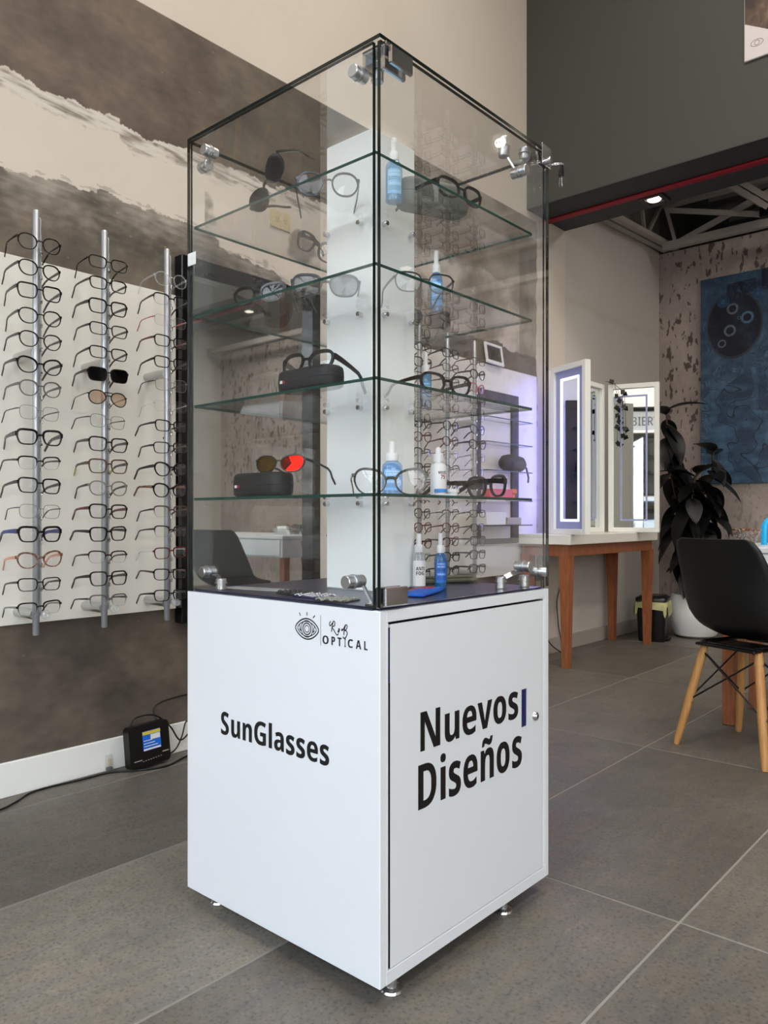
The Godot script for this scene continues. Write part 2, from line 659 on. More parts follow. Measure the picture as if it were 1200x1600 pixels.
func build_shell():
	# floor: grout bed with large tiles laid on it
	var st = begin()
	box2(st, Vector3(X0 - 0.2, -0.2, ZL - 0.2), Vector3(9.0, -0.0015, ZR + 0.2))
	var fl = structure(obj("floor", st, M.grout))
	var tiles = []
	for ox in [0.26, 0.74]:
		for oz in [0.13, 0.38, 0.62, 0.87]:
			var m = M.tile.duplicate()
			m.uv1_triplanar = true
			m.uv1_world_triplanar = false
			m.uv1_scale = Vector3(0.38, 0.38, 0.38)
			m.uv1_offset = Vector3(ox, 0, oz)
			var k = 0.94 + 0.12 * rng.randf()
			m.albedo_color = Color(k, k, k)
			tiles.append(m)
	var shapes = {}
	var zj = []
	var z = -0.652 + 0.6 * 7
	while z > ZL - 0.6:
		zj.append(z)
		z -= 0.6
	for i in range(-3, 5):
		for j in zj.size() - 1:
			var a = Vector2(maxf(1.74 + 1.24 * i + 0.003, X0), maxf(zj[j + 1] + 0.003, ZL))
			var b = Vector2(minf(1.74 + 1.24 * (i + 1) - 0.003, X1), minf(zj[j] - 0.003, ZR))
			if b.x - a.x < 0.02 or b.y - a.y < 0.02:
				continue
			var key = "%.3f %.3f" % [b.x - a.x, b.y - a.y]
			if not shapes.has(key):
				var s2 = begin()
				box(s2, Vector3(0, -0.006, 0), Vector3(b.x - a.x, 0.012, b.y - a.y), 0.0012)
				shapes[key] = done(s2)
			# tile rows along the eyewear wall differ in tone
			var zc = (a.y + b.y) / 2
			var tone_row = 0
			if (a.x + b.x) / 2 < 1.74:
				tone_row = 1 if zc < -1.852 else 2 if zc < -1.252 else 0
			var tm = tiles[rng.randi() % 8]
			if tone_row:
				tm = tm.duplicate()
				var kk = 0.98 if tone_row == 1 else 1.22
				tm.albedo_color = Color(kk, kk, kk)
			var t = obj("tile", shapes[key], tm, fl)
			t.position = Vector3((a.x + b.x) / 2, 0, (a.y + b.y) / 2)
	# the eyewear wall
	st = begin()
	var wt = mat(Color.WHITE, 0.72)
	wt.albedo_texture = wall_texture()
	poly(st, [Vector3(X0, HC, ZL), Vector3(X1, HC, ZL), Vector3(X1, 0, ZL), Vector3(X0, 0, ZL)], Vector3.BACK, [Vector2(0, 0), Vector2(1, 0), Vector2(1, 1), Vector2(0, 1)])
	var zb = ZL - 0.2
	poly(st, [Vector3(X0, HC, zb), Vector3(X1, HC, zb), Vector3(X1, 0, zb), Vector3(X0, 0, zb)], Vector3.FORWARD)
	poly(st, [Vector3(X0, HC, zb), Vector3(X1, HC, zb), Vector3(X1, HC, ZL), Vector3(X0, HC, ZL)], Vector3.UP)
	poly(st, [Vector3(X0, HC, zb), Vector3(X0, HC, ZL), Vector3(X0, 0, ZL), Vector3(X0, 0, zb)], Vector3.LEFT)
	poly(st, [Vector3(X1, HC, zb), Vector3(X1, HC, ZL), Vector3(X1, 0, ZL), Vector3(X1, 0, zb)], Vector3.RIGHT)
	structure(obj("wall_left", st, wt))
	# end wall with peeled plaster
	st = begin()
	var pt = mat(Color.WHITE, 0.85)
	pt.albedo_texture = peeled_texture()
	poly(st, [Vector3(X1, 3.12, ZL), Vector3(X1, 3.12, ZR), Vector3(X1, 0, ZR), Vector3(X1, 0, ZL)], Vector3.LEFT, [Vector2(0, 0), Vector2(1, 0), Vector2(1, 1), Vector2(0, 1)])
	var xb = X1 + 0.15
	poly(st, [Vector3(X1, 3.12, ZL), Vector3(X1, 3.12, ZR), Vector3(xb, 3.12, ZR), Vector3(xb, 3.12, ZL)], Vector3.UP)
	poly(st, [Vector3(xb, 3.12, ZL), Vector3(xb, 3.12, ZR), Vector3(xb, 0, ZR), Vector3(xb, 0, ZL)], Vector3.RIGHT)
	structure(obj("wall_back", st, pt))
	st = begin()
	box2(st, Vector3(9.0, 0, ZL - 0.2), Vector3(9.2, HC, ZR + 0.2))
	box2(st, Vector3(X1, 0, ZL - 0.25), Vector3(9.0, HC, ZL - 0.01))
	structure(obj("wall_rear", st, M.grey_paint))
	st = begin()
	for q in [[X0 - 0.2, 0, -1.35, HC], [0.4, 0, 9.0, HC], [-1.35, 0, 0.4, 0.6], [-1.35, 3.3, 0.4, HC]]:
		box2(st, Vector3(q[0], q[1], ZR), Vector3(q[2], q[3], ZR + 0.2))
	structure(obj("wall_right", st, M.ceiling))
	st = begin()
	box2(st, Vector3(X0 - 0.2, HC, ZL - 0.2), Vector3(4.31, HC + 0.2, ZR + 0.2))
	structure(obj("ceiling", st, M.ceiling))
	# header over the way into the back room
	st = begin()
	box2(st, Vector3(4.308, 2.872, ZL), Vector3(PIER, HC, ZR))
	structure(obj("trim_header", st, M.grey_paint))
	st = begin()
	box2(st, Vector3(4.308, 2.866, ZL), Vector3(PIER, 2.872, ZR))
	structure(obj("trim_soffit", st, M.shaded_grey))  # unlit underside of the header, coloured darker to show its shade
	st = begin()
	box2(st, Vector3(4.535, 2.852, ZL), Vector3(4.59, 2.866, ZR), 0.004)
	structure(obj("trim_stripe", st, M.red_paint))
	# baseboards
	st = begin()
	box2(st, Vector3(X0, 0, ZL), Vector3(4.43, 0.112, ZL + 0.012), 0.002)
	structure(obj("baseboard_left", st, M.white_trim))
	st = begin()
	box2(st, Vector3(4.43, 0, ZL), Vector3(X1, 0.10, ZL + 0.012), 0.002)
	structure(obj("baseboard_left_back", st, M.grey_trim))
	st = begin()
	box2(st, Vector3(X1 - 0.012, 0, ZL + 0.012), Vector3(X1, 0.10, ZR), 0.002)
	structure(obj("baseboard_back", st, M.grey_trim))
	# ceiling fittings: panels and strips added as fill light, then downlights
	for p in [[0.4, -0.9, "above the storefront end, nearer the eyewear wall"], [2.6, -0.9, "above the glass case, nearer the eyewear wall"], [0.4, 1.6, "above the storefront end, nearer the right wall"], [2.6, 1.6, "towards the header, nearer the right wall"]]:
		var c = thing("ceiling_fill_panel", "added white ceiling panel for fill light, %s" % p[2], "light", Vector3(p[0], HC, p[1]), 0, "added fill panels above the sales floor")
		var s3 = begin()
		box2(s3, Vector3(-0.62, -0.03, -0.17), Vector3(0.62, 0, 0.17), 0.004)
		obj("housing", s3, M.white_plastic, c)
		s3 = begin()
		box2(s3, Vector3(-0.6, -0.034, -0.15), Vector3(0.6, -0.0301, 0.15))
		obj("diffuser", s3, M.fill_panel_glow, c)
	for p in [[-0.3, "nearest the eyewear wall"], [1.7, "nearest the right wall"]]:  # strips added out of view to lift the dark back room
		var c = thing("fill_strip", "added white fill strip hung under the back room roof, " + p[1], "light", Vector3(5.5, 3.5, p[0]), 0, "added fill strips of the back room")
		var s3 = begin()
		box2(s3, Vector3(-0.16, -0.03, -0.62), Vector3(0.16, 0.0, 0.62), 0.004)
		for dz in [-0.5, 0.5]:
			box2(s3, Vector3(-0.005, 0, dz - 0.005), Vector3(0.005, 0.46, dz + 0.005))
		obj("housing", s3, M.white_plastic, c)
		s3 = begin()
		box2(s3, Vector3(-0.14, -0.034, -0.6), Vector3(0.14, -0.0301, 0.6))
		obj("diffuser", s3, M.fill_panel_glow, c)
		s3 = begin()
		box2(s3, Vector3(-0.14, 0.0001, -0.6), Vector3(0.14, 0.004, 0.6))
		obj("diffuser", s3, M.fill_panel_glow, c)
	var k = 0
	for z2 in [-1.908, -0.6, 0.7, 2.0]:
		var c = thing("downlight", ["square black downlight in the dark header, nearest the eyewear wall", "second square black downlight from the eyewear wall", "third square black downlight from the eyewear wall", "square black downlight farthest from the eyewear wall"][k], "light", Vector3(4.68, 2.866, z2), 0, "downlights in the dark header")
		k += 1
		var s3 = begin()
		for q in [[-0.075, -0.075, 0.075, -0.045], [-0.075, 0.045, 0.075, 0.075], [-0.075, -0.045, -0.045, 0.045], [0.045, -0.045, 0.075, 0.045]]:
			box2(s3, Vector3(q[0], -0.012, q[1]), Vector3(q[2], 0, q[3]), 0.002)
		obj("bezel", s3, M.black, c)
		s3 = begin()
		lathe(s3, [[0, -0.012], [0.036, -0.012], [0.042, -0.006], [0.042, 0.0]], 20)
		obj("lamp", s3, M.lamp, c)

func build_storefront():
	# posts and rails of the shop window, then panes
	var st = begin()
	for z in [-2.55, -1.55, -0.35, 0.85, 2.05, 3.25]:
		box2(st, Vector3(X0 - 0.06, 0, z - 0.03), Vector3(X0 + 0.04, 3.5, z + 0.03), 0.004)
	for y in [0.04, 0.62, 2.54, 3.46]:
		box2(st, Vector3(X0 - 0.055, y - 0.035, ZL), Vector3(X0 + 0.035, y + 0.035, 3.28), 0.004)
	structure(obj("window_1", st, M.black))
	var zs = [-2.55, -1.55, -0.35, 0.85, 2.05, 3.25]
	var w1 = get_node("window_1")
	for i in 5:
		for q in [[0.075, 0.585], [0.655, 2.505], [2.575, 3.425]]:
			st = begin()
			box2(st, Vector3(X0 - 0.012, q[0], zs[i] + 0.03), Vector3(X0 - 0.006, q[1], zs[i + 1] - 0.03))
			obj("pane", st, M.window, w1)
	st = begin()
	box2(st, Vector3(X0 - 0.2, 3.5, ZL - 0.2), Vector3(X0, HC, ZR + 0.2))
	box2(st, Vector3(X0 - 0.2, 0, 3.28), Vector3(X0, 3.5, ZR + 0.2))
	structure(obj("wall_front", st, M.beige))
	st = begin()
	for x in [-1.33, -0.475, 0.38]:
		box2(st, Vector3(x - 0.025, 0.6, ZR + 0.06), Vector3(x + 0.025, 3.3, ZR + 0.14), 0.003)
	for y in [0.625, 2.5, 3.275]:
		box2(st, Vector3(-1.35, y - 0.025, ZR + 0.062), Vector3(0.4, y + 0.025, ZR + 0.138), 0.003)
	var w2 = structure(obj("window_2", st, M.black))  # unseen side window, added to bring fill daylight from the right
	for x in [-1.305, -0.45]:
		for q in [[0.65, 2.475], [2.525, 3.25]]:
			st = begin()
			box2(st, Vector3(x, q[0], ZR + 0.097), Vector3(x + 0.805, q[1], ZR + 0.103))
			obj("pane", st, M.window, w2)
	# sign band and a grey blind inside the glass, which the mirror by the wall catches
	var sg = thing("window_sign", "white sign band in the shop window lettered ABIERTO", "sign", Vector3(X0 + 0.045, 2.22, -0.95))
	st = begin()
	box2(st, Vector3(-0.004, 0, -0.56), Vector3(0, 0.27, 0.56))
	var sm = mat(Color(0.92, 0.9, 0.88), 0.5)
	sm.backlight_enabled = true
	sm.backlight = Color(0.85, 0.85, 0.85)
	obj("band", st, sm, sg)
	letter("lettering", "ABIERTO", 0.62, 0.13, 0.002, M.ink, sg, Vector3(0.0005, 0.07, -0.30), PI / 2, false)
	sg.get_node("lettering").scale = Vector3(-1, 1, 1)
	sg.get_node("lettering").position.z = 0.32 - 0.62
	st = begin()
	box2(st, Vector3(X0 + 0.04, 1.22, -1.32), Vector3(X0 + 0.048, 2.18, -0.62))
	tag(obj("window_blind", st, M.grey_paint), "dark grey blind hanging in the shop window below the sign", "blind")
	# the street outside
	st = begin()
	box2(st, Vector3(-4.6, -0.3, -14), Vector3(X0 - 0.2, -0.02, 14))
	box2(st, Vector3(X0 - 0.2, -0.3, ZR + 0.2), Vector3(9.2, -0.02, 14))
	structure(obj("pavement", st, M.concrete))
	st = begin()
	box2(st, Vector3(-40, -0.5, -40), Vector3(-4.6, -0.14, 40))
	structure(obj("street", st, M.asphalt))
	var bd = thing("street_building", "pinkish building across the street seen in the mirror", "building", Vector3(-17, -0.14, 4.0))
	st = begin()
	box2(st, Vector3(-4, 0, -5.2), Vector3(0, 6.6, 6))
	obj("wall", st, M.facade, bd)
	for i in 4:
		for j in 2:
			st = begin()
			box2(st, Vector3(-0.02, 1.2 + 2.6 * j, -4.2 + 2.6 * i), Vector3(0.03, 2.6 + 2.6 * j, -2.9 + 2.6 * i))
			obj("window", st, M.pane_dark, bd)
	var car = thing("parked_car", "white car parked on the street outside the shop window", "car", Vector3(-6.4, -0.14, -0.9), PI / 2)
	st = begin()
	var pg = PackedVector2Array([Vector2(-2.1, 0.35), Vector2(2.1, 0.35), Vector2(2.15, 0.7), Vector2(1.95, 0.88), Vector2(1.1, 0.98), Vector2(0.45, 1.4), Vector2(-0.9, 1.44), Vector2(-1.7, 1.0), Vector2(-2.1, 0.92)])
	prism(st, pg, -0.82, 0.82)
	obj("body", st, M.car_white, car)
	for s in [-1, 1]:
		st = begin()
		prism(st, PackedVector2Array([Vector2(0.95, 0.98), Vector2(0.42, 1.34), Vector2(-0.85, 1.37), Vector2(-1.4, 1.0)]), s * 0.815, s * 0.83)
		obj("side_window", st, M.lens_dark, car)
		for x in [-1.3, 1.35]:
			st = begin()
			T = Transform3D(Basis(Vector3.RIGHT, PI / 2), Vector3(x, 0.33, s * 0.75))
			lathe(st, [[0, -0.1], [0.2, -0.1], [0.33, -0.09], [0.33, 0.09], [0.2, 0.1], [0, 0.1]], 24)
			T = Transform3D()
			obj("wheel", st, M.black, car)

func build_roof():
	# roof deck over the back room with ribs, and white steel trusses under it
	var st = begin()
	var pg = PackedVector2Array()
	var x = 4.5
	var top = 4.05
	while x < 9.0:
		for q in [[0.0, 0.0], [0.12, 0.0], [0.15, 0.06], [0.27, 0.06]]:
			pg.append(Vector2(x + q[0], top - q[1] + (x - 4.3) * -0.02))
		x += 0.3
	var up = PackedVector2Array(pg)
	for p in pg:
		up.insert(pg.size(), p + Vector2(0, 0.05))
	var rev = PackedVector2Array(pg)
	rev.reverse()
	for i in pg.size() - 1:
		var a = pg[i]
		var b = pg[i + 1]
		poly(st, [Vector3(a.x, a.y, ZL), Vector3(b.x, b.y, ZL), Vector3(b.x, b.y, ZR), Vector3(a.x, a.y, ZR)], Vector3.DOWN)
		poly(st, [Vector3(a.x, a.y + 0.1, ZL), Vector3(b.x, b.y + 0.1, ZL), Vector3(b.x, b.y + 0.1, ZR), Vector3(a.x, a.y + 0.1, ZR)], Vector3.UP)
	structure(obj("ceiling_back", st, M.deck))
	var tr = thing("roof_truss", "grey white steel roof truss running along the eyewear wall", "truss")
	st = begin()
	for dz in [-0.035, 0.035]:
		bar(st, Vector3(4.81, 3.06, -2.50 + dz), Vector3(6.5, 3.155, -2.50 + dz), 0.05, 0.035)
	obj("chord", st, M.steel_white, tr)
	for q in [[Vector3(5.82, 3.60, -2.5), Vector3(5.94, 3.14, -2.5)], [Vector3(6.40, 3.60, -2.5), Vector3(5.98, 3.14, -2.5)], [Vector3(5.3, 3.6, -2.5), Vector3(5.5, 3.11, -2.5)]]:
		st = begin()
		bar(st, q[0], q[1], 0.025, 0.025, Vector3.BACK)
		obj("web_bar", st, M.steel_white, tr)
	st = begin()
	bar(st, Vector3(4.82, 3.6, -2.5), Vector3(6.5, 3.62, -2.5), 0.06, 0.05)
	obj("top_chord", st, M.steel_white, tr)
	var t2 = thing("roof_truss", "grey white steel truss crossing above the peeled plaster wall", "truss")
	for q in [["chord", Vector3(6.2, 3.09, -2.45), Vector3(6.2, 3.095, 3.45), 0.05, 0.06], ["top_chord", Vector3(6.2, 3.435, -2.45), Vector3(6.2, 3.42, 3.45), 0.06, 0.07], ["brace", Vector3(6.1, 3.34, -2.38), Vector3(6.1, 3.12, -1.66), 0.03, 0.035], ["web_bar", Vector3(6.2, 3.09, -2.361), Vector3(6.2, 3.42, -1.35), 0.03, 0.04], ["web_bar", Vector3(6.2, 3.40, -2.43), Vector3(6.2, 3.09, -2.35), 0.02, 0.025], ["web_bar", Vector3(6.2, 3.42, -1.35), Vector3(6.2, 3.09, -0.4), 0.03, 0.04], ["web_bar", Vector3(6.2, 3.09, -0.4), Vector3(6.2, 3.42, 0.6), 0.03, 0.04]]:
		st = begin()
		bar(st, q[1], q[2], q[3], q[4])
		obj(q[0], st, M.steel_white, t2)
	var t3 = thing("roof_beam", "doubled grey white steel beam slanting down above the painting", "beam")
	for d in [0.0, 0.075]:
		st = begin()
		bar(st, Vector3(6.05, 3.50 , -2.02 + d), Vector3(6.05, 3.14, -1.62 + d), 0.07, 0.04)
		obj("flange", st, M.steel_white, t3)
	st = begin()
	box2(st, Vector3(6.02, 3.08, -1.68), Vector3(6.08, 3.16, -1.56), 0.008)
	obj("foot", st, M.black, t3)
	for q in [[5.2, "nearest the header"], [5.75, "midway between header and truss"]]:
		st = begin()
		bar(st, Vector3(q[0], 3.72, ZL), Vector3(q[0], 3.72, ZR), 0.1, 0.14)
		tag(obj("roof_purlin", st, M.steel_white), "grey white steel purlin under the ribbed roof deck, " + q[1], "beam")
	st = begin()
	bar(st, Vector3(6.2, 3.55, ZL), Vector3(6.2, 3.55, ZR), 0.07, 0.09)
	tag(obj("roof_purlin", st, M.steel_white), "grey white steel purlin resting above the crossing truss", "beam")

# ------------------------------------------------------------------ display case
const CX0 := 1.06
const CX1 := 1.675
const CZ0 := -0.944
const CZ1 := -1.549
const SHELF := [1.588, 1.381, 1.169, 0.952]
const DECK := 0.739

func glass_knob(p: Node3D, at: Vector3, axis: Vector3, len := 0.03, r := 0.0125):
	# a turned clamp screw through a pane
	var st = begin()
	var N = Vector3.UP if absf(axis.y) < 0.9 else Vector3.RIGHT
	var X = N.cross(axis).normalized()
	T = Transform3D(Basis(X, axis, X.cross(axis)), at)
	var h = len / 2
	lathe(st, [[0, -h], [r * 0.9, -h], [r, -h + 0.0015], [r, -0.003], [r * 0.8, -0.003], [r * 0.8, 0.0015], [r * 1.15, 0.0015], [r * 1.15, 0.0045], [r, 0.0045], [r, h - 0.0015], [r * 0.9, h], [0, h]], 20)
	T = Transform3D()
	obj("clamp_screw", st, M.brushed, p)

func corner_clamp(called, label, knobs: Array, arms: Array):
	var p = thing(called, label, "glass clamp", Vector3.ZERO, 0, "chrome clamps that hold the glass case together")
	for k in knobs:
		glass_knob(p, k[0], k[1], k[2] if k.size() > 2 else 0.032)
	for a in arms:
		var st = begin()
		bar(st, a[0], a[1], 0.011, 0.004, Vector3(0.3, 0.5, 0.6))
		obj("arm", st, M.brushed, p)

func build_display_case():
	var c = thing("display_case", "white square display case with a glass upper half, lettered SunGlasses and Nuevos Diseños", "display case")
	# base: shell with a door opening
	var st = begin()
	box2(st, Vector3(CX0, 0.04, CZ1), Vector3(CX0 + 0.018, 0.734, CZ0), 0.0015)
	box2(st, Vector3(CX0 + 0.018, 0.04, CZ1), Vector3(CX1, 0.734, CZ1 + 0.018), 0.0015)
	box2(st, Vector3(CX1 - 0.018, 0.04, CZ1 + 0.018), Vector3(CX1, 0.734, CZ0), 0.0015)
	box2(st, Vector3(CX0 + 0.018, 0.04, CZ1 + 0.018), Vector3(CX1 - 0.018, 0.066, CZ0), 0.001)
	box2(st, Vector3(CX0 + 0.018, 0.712, CZ1 + 0.018), Vector3(CX1 - 0.018, 0.734, CZ0), 0.001)
	box2(st, Vector3(CX0 + 0.018, 0.066, CZ0 - 0.02), Vector3(CX0 + 0.024, 0.712, CZ0), 0.001)
	box2(st, Vector3(CX1 - 0.024, 0.066, CZ0 - 0.02), Vector3(CX1 - 0.018, 0.712, CZ0), 0.001)
	obj("cabinet_body", st, M.white, c)
	st = begin()
	box2(st, Vector3(CX0 + 0.02, 0.066, CZ0 - 0.05), Vector3(CX1 - 0.02, 0.712, CZ0 - 0.035))
	obj("cabinet_inside", st, M.black, c)
	st = begin()
	box2(st, Vector3(CX0 + 0.012, 0.734, CZ1 + 0.012), Vector3(CX1 - 0.012, DECK, CZ0 - 0.012), 0.001)
	obj("deck", st, M.navy, c)
	# door with a finger slot
	var dx0 := 1.0895
	var dx1 := 1.650
	var dy0 := 0.068
	var dy1 := 0.7075
	var zf := CZ0 - 0.0005
	st = begin()
	for q in [[dx0, dy0, 1.5515, dy1], [1.5765, dy0, dx1, dy1], [1.5515, 0.509, 1.5765, dy1], [1.5515, dy0, 1.5765, 0.421]]:
		box2(st, Vector3(q[0], q[1], zf - 0.018), Vector3(q[2], q[3], zf))
	var door = obj("door", st, M.white, c)
	st = begin()
	box2(st, Vector3(1.5517, 0.4212, zf - 0.0175), Vector3(1.5763, 0.5088, zf - 0.0025))
	obj("finger_slot", st, M.navy_edge, door).set_meta("label", "navy blue finger slot")
	st = begin()
	box2(st, Vector3(dx0 - 0.0018, 0.60, zf - 0.017), Vector3(dx0, dy1 - 0.006, zf - 0.001))
	obj("edge_band", st, M.navy_edge, door).set_meta("label", "navy blue door edge")
	st = begin()
	box2(st, Vector3(dx0 - 0.0018, dy0, zf - 0.017), Vector3(dx0, 0.5995, zf - 0.0005))
	box2(st, Vector3(dx0, dy1, zf - 0.017), Vector3(dx1, dy1 + 0.0012, zf - 0.0005))
	obj("edge_band", st, M.black, door).set_meta("label", "dark raw door edge")
	st = begin()
	T = Transform3D(Basis(Vector3.RIGHT, PI / 2), Vector3(1.611, 0.437, zf))
	lathe(st, [[0, 0.008], [0.005, 0.008], [0.006, 0.0065], [0.009, 0.006], [0.0105, 0.0045], [0.0115, 0.0]], 20)
	T = Transform3D()
	var lk = obj("lock", st, M.chrome, door)
	st = begin()
	T = Transform3D(Basis(Vector3.RIGHT, PI / 2), Vector3(1.611, 0.437, zf))
	box(st, Vector3(0, 0.0085, 0), Vector3(0.0015, 0.001, 0.007))
	T = Transform3D()
	obj("keyhole", st, M.black, door)
	letter("lettering", "Nuevos", 0.357, 0.079, 0.0008, M.ink, door, Vector3(1.179, 0.4475, zf))
	letter("lettering", "Diseños", 0.380, 0.096, 0.0008, M.ink, door, Vector3(1.172, 0.335, zf))
	# side lettering and logo
	var side = CX0
	letter("lettering", "SunGlasses", 0.343, 0.0545, 0.0008, M.ink, c, Vector3(side, 0.422, -1.419), -PI / 2)
	var wd = {"O": 0.0165, "P": 0.0095, "T": 0.0105, "I": 0.0028, "C": 0.0130, "A": 0.0135, "L": 0.0080}
	var step = [0.0, 0.0225, 0.0375, 0.0545, 0.0625, 0.0815, 0.1010]
	for i in 7:
		var ch = "OPTICAL"[i]
		letter("lettering", ch, wd[ch], 0.0165, 0.0006, M.ink, c, Vector3(side, 0.6595, -1.094 + 0.0186 * 0 + step[i] * 1.1), -PI / 2, true)
	# strokes are drawn on the side: u runs right, v up
	T = Transform3D(Basis(Vector3(0, 0, 1), Vector3.UP, Vector3(-1, 0, 0)), Vector3(side - 0.0003, 0.684, -1.139))
	st = begin()
	for k in [[0.0335, 0.0205, 0.0011], [0.0270, 0.0150, 0.0008]]:
		var ring = []
		for i in 40:
			var t = TAU * i / 40
			var u = cos(t)
			ring.append(Vector3(k[0] * u, k[1] * sin(t) * (1.0 - 0.30 * u * u), 0))
		tube(st, ring, k[2] * 1.25, 6, false, 0.4, true)
	for r in [[0.0165, 0.0009], [0.0115, 0.0013], [0.0068, 0.0009]]:
		var ring = []
		for i in 28:
			ring.append(Vector3(cos(TAU * i / 28), sin(TAU * i / 28), 0) * r[0])
		tube(st, ring, r[1], 6, false, 0.4, true)
	for r in [[-0.019, 0.0245, -0.0225, 0.031], [0.0, 0.0265, 0.0005, 0.0335], [0.018, 0.0235, 0.023, 0.0285]]:
		tube(st, [Vector3(r[0], r[1], 0), Vector3(r[2], r[3], 0)], 0.0011, 6, true, 0.4)
	tube(st, [Vector3(-0.0225, 0.008, 0), Vector3(-0.0175, -0.006, 0), Vector3(-0.0225, -0.002, 0)], 0.001, 6, true, 0.4)
	tube(st, [Vector3(0.0225, 0.008, 0), Vector3(0.0175, -0.006, 0), Vector3(0.0225, -0.002, 0)], 0.001, 6, true, 0.4)
	obj("eye_emblem", st, M.ink, c)
	st = begin()
	tube(st, [Vector3(0.0395, 0.031, 0), Vector3(0.0395, -0.029, 0)], 0.0005, 6, true, 0.5)
	obj("divider_line", st, M.ink, c)
	# hand-lettered R & B
	st = begin()
	var strokes = [
		[[0.067, 0.021], [0.064, 0.016], [0.066, 0.012], [0.072, 0.018], [0.076, 0.022], [0.079, 0.019], [0.077, 0.013], [0.071, 0.010], [0.076, 0.005], [0.083, -0.003], [0.087, -0.003], [0.088, 0.0]],
		[[0.0735, 0.019], [0.071, 0.010], [0.0695, 0.001]],
		[[0.0925, 0.006], [0.0905, 0.009], [0.0885, 0.007], [0.0905, 0.004], [0.0885, 0.002], [0.0870, 0.004], [0.0915, 0.0055]],
		[[0.099, 0.010], [0.097, 0.006], [0.101, 0.008], [0.106, 0.016], [0.110, 0.018], [0.112, 0.015], [0.109, 0.009], [0.104, 0.007], [0.110, 0.006], [0.112, 0.001], [0.108, -0.006], [0.102, -0.008], [0.101, -0.005]],
		[[0.107, 0.016], [0.104, 0.007], [0.103, -0.002]]]
	for s in strokes:
		var cv = Curve3D.new()
		for i in s.size():
			var a = Vector2(s[maxi(i - 1, 0)][0], s[maxi(i - 1, 0)][1])
			var b = Vector2(s[mini(i + 1, s.size() - 1)][0], s[mini(i + 1, s.size() - 1)][1])
			var t = (b - a) / 6.0
			cv.add_point(Vector3(s[i][0], s[i][1], 0), Vector3(-t.x, -t.y, 0), Vector3(t.x, t.y, 0))
		var pts = []
		for v in cv.tessellate_even_length(4, 0.0012):
			pts.append(v)
		tube(st, pts, 0.0011, 6, true, 0.4)
	obj("script_lettering", st, M.ink, c)
	T = Transform3D()
	# feet
	for q in [[CX0 + 0.064, CZ0 - 0.027], [CX1 - 0.155, CZ0 - 0.030], [CX0 + 0.055, CZ1 + 0.05], [CX1 - 0.06, CZ1 + 0.05]]:
		st = begin()
		T = Transform3D(Basis(), Vector3(q[0], 0, q[1]))
		lathe(st, [[0, 0], [0.021, 0], [0.022, 0.003], [0.020, 0.007], [0.011, 0.010], [0.011, 0.028], [0.015, 0.030], [0.015, 0.041], [0, 0.041]], 20)
		T = Transform3D()
		obj("foot", st, M.chrome, c)
	# central column
	st = begin()
	box2(st, Vector3(1.29, DECK, -1.32), Vector3(1.44, 1.783, -1.17), 0.003)
	var col = obj("column", st, M.white_column, c)
	for y in SHELF:
		for q in [[1.288, -1.205, 0], [1.288, -1.312, 0], [1.325, -1.168, 1], [1.42, -1.168, 1]]:
			st = begin()
			T = Transform3D(Basis(Vector3(0, 0, 1), PI / 2) if q[2] == 0 else Basis(Vector3.RIGHT, PI / 2), Vector3(q[0], y - 0.014, q[1]))
			lathe(st, [[0, 0.012], [0.005, 0.012], [0.006, 0.010], [0.006, -0.003], [0.0075, -0.004], [0.0075, -0.008], [0, -0.008]], 14)
			T = Transform3D()
			obj("shelf_clip", st, M.chrome, col)
	# panes
	var gt := 0.008
	pane("side_pane", Vector3(CX0, 0.7345, CZ1), Vector3(CX0 + gt, 1.785, CZ0 - 0.018), c, M.glass, M.edge_dark)
	pane("side_pane", Vector3(CX1 - gt, 0.7345, CZ1), Vector3(CX1, 1.785, CZ0 - 0.012), c, M.glass, M.edge_dark)
	pane("rear_pane", Vector3(CX0 + gt + 0.001, 0.7345, CZ1), Vector3(CX1 - gt - 0.001, 1.785, CZ1 + gt), c, M.glass, M.edge_dark)
	var dp = pane("glass_door", Vector3(CX0 + 0.002, 0.740, CZ0 - gt), Vector3(CX1, 1.782, CZ0), c, M.glass, M.edge_dark)
	pane("top_pane", Vector3(CX0, 1.7855, CZ1), Vector3(CX1, 1.7935, CZ0), c, M.glass, M.edge_dark)
	for y in SHELF:
		pane("shelf", Vector3(CX0 + 0.011, y - 0.006, CZ1 + 0.012), Vector3(CX1 - 0.044, y, CZ0 - 0.02), c, M.shelf_glass, M.edge)
	# door hinges and lock plate
	for q in [[1.082, 1.747, 1.146, 1.781, 0], [1.066, 0.742, 1.131, 0.777, 1]]:
		st = begin()
		box2(st, Vector3(q[0], q[1], CZ0), Vector3(q[2], q[3], CZ0 + 0.009), 0.002)
		box2(st, Vector3(q[0], q[1] - 0.004, CZ0 - 0.018), Vector3(q[2], q[3], CZ0 - 0.009), 0.002)
		var hg = obj("hinge", st, M.chrome, c)
		st = begin()
		if q[4] == 0:
			box2(st, Vector3(q[0] - 0.012, 1.776, CZ0 - 0.055), Vector3(q[0] + 0.018, 1.784, CZ0 + 0.006), 0.002)
			box2(st, Vector3(q[0] - 0.012, 1.752, CZ0 - 0.055), Vector3(q[0] + 0.018, 1.777, CZ0 - 0.047), 0.002)
		else:
			box2(st, Vector3(q[0], 0.7395, CZ0 - 0.045), Vector3(q[2] - 0.02, 0.745, CZ0 - 0.010), 0.002)
		obj("hinge_plate", st, M.chrome, hg)
	st = begin()
	box2(st, Vector3(1.640, 1.752, CZ0 - 0.016), Vector3(1.682, 1.802, CZ0 - 0.0085), 0.001)
	box2(st, Vector3(1.640, 1.752, CZ0 + 0.0005), Vector3(1.682, 1.802, CZ0 + 0.003), 0.001)
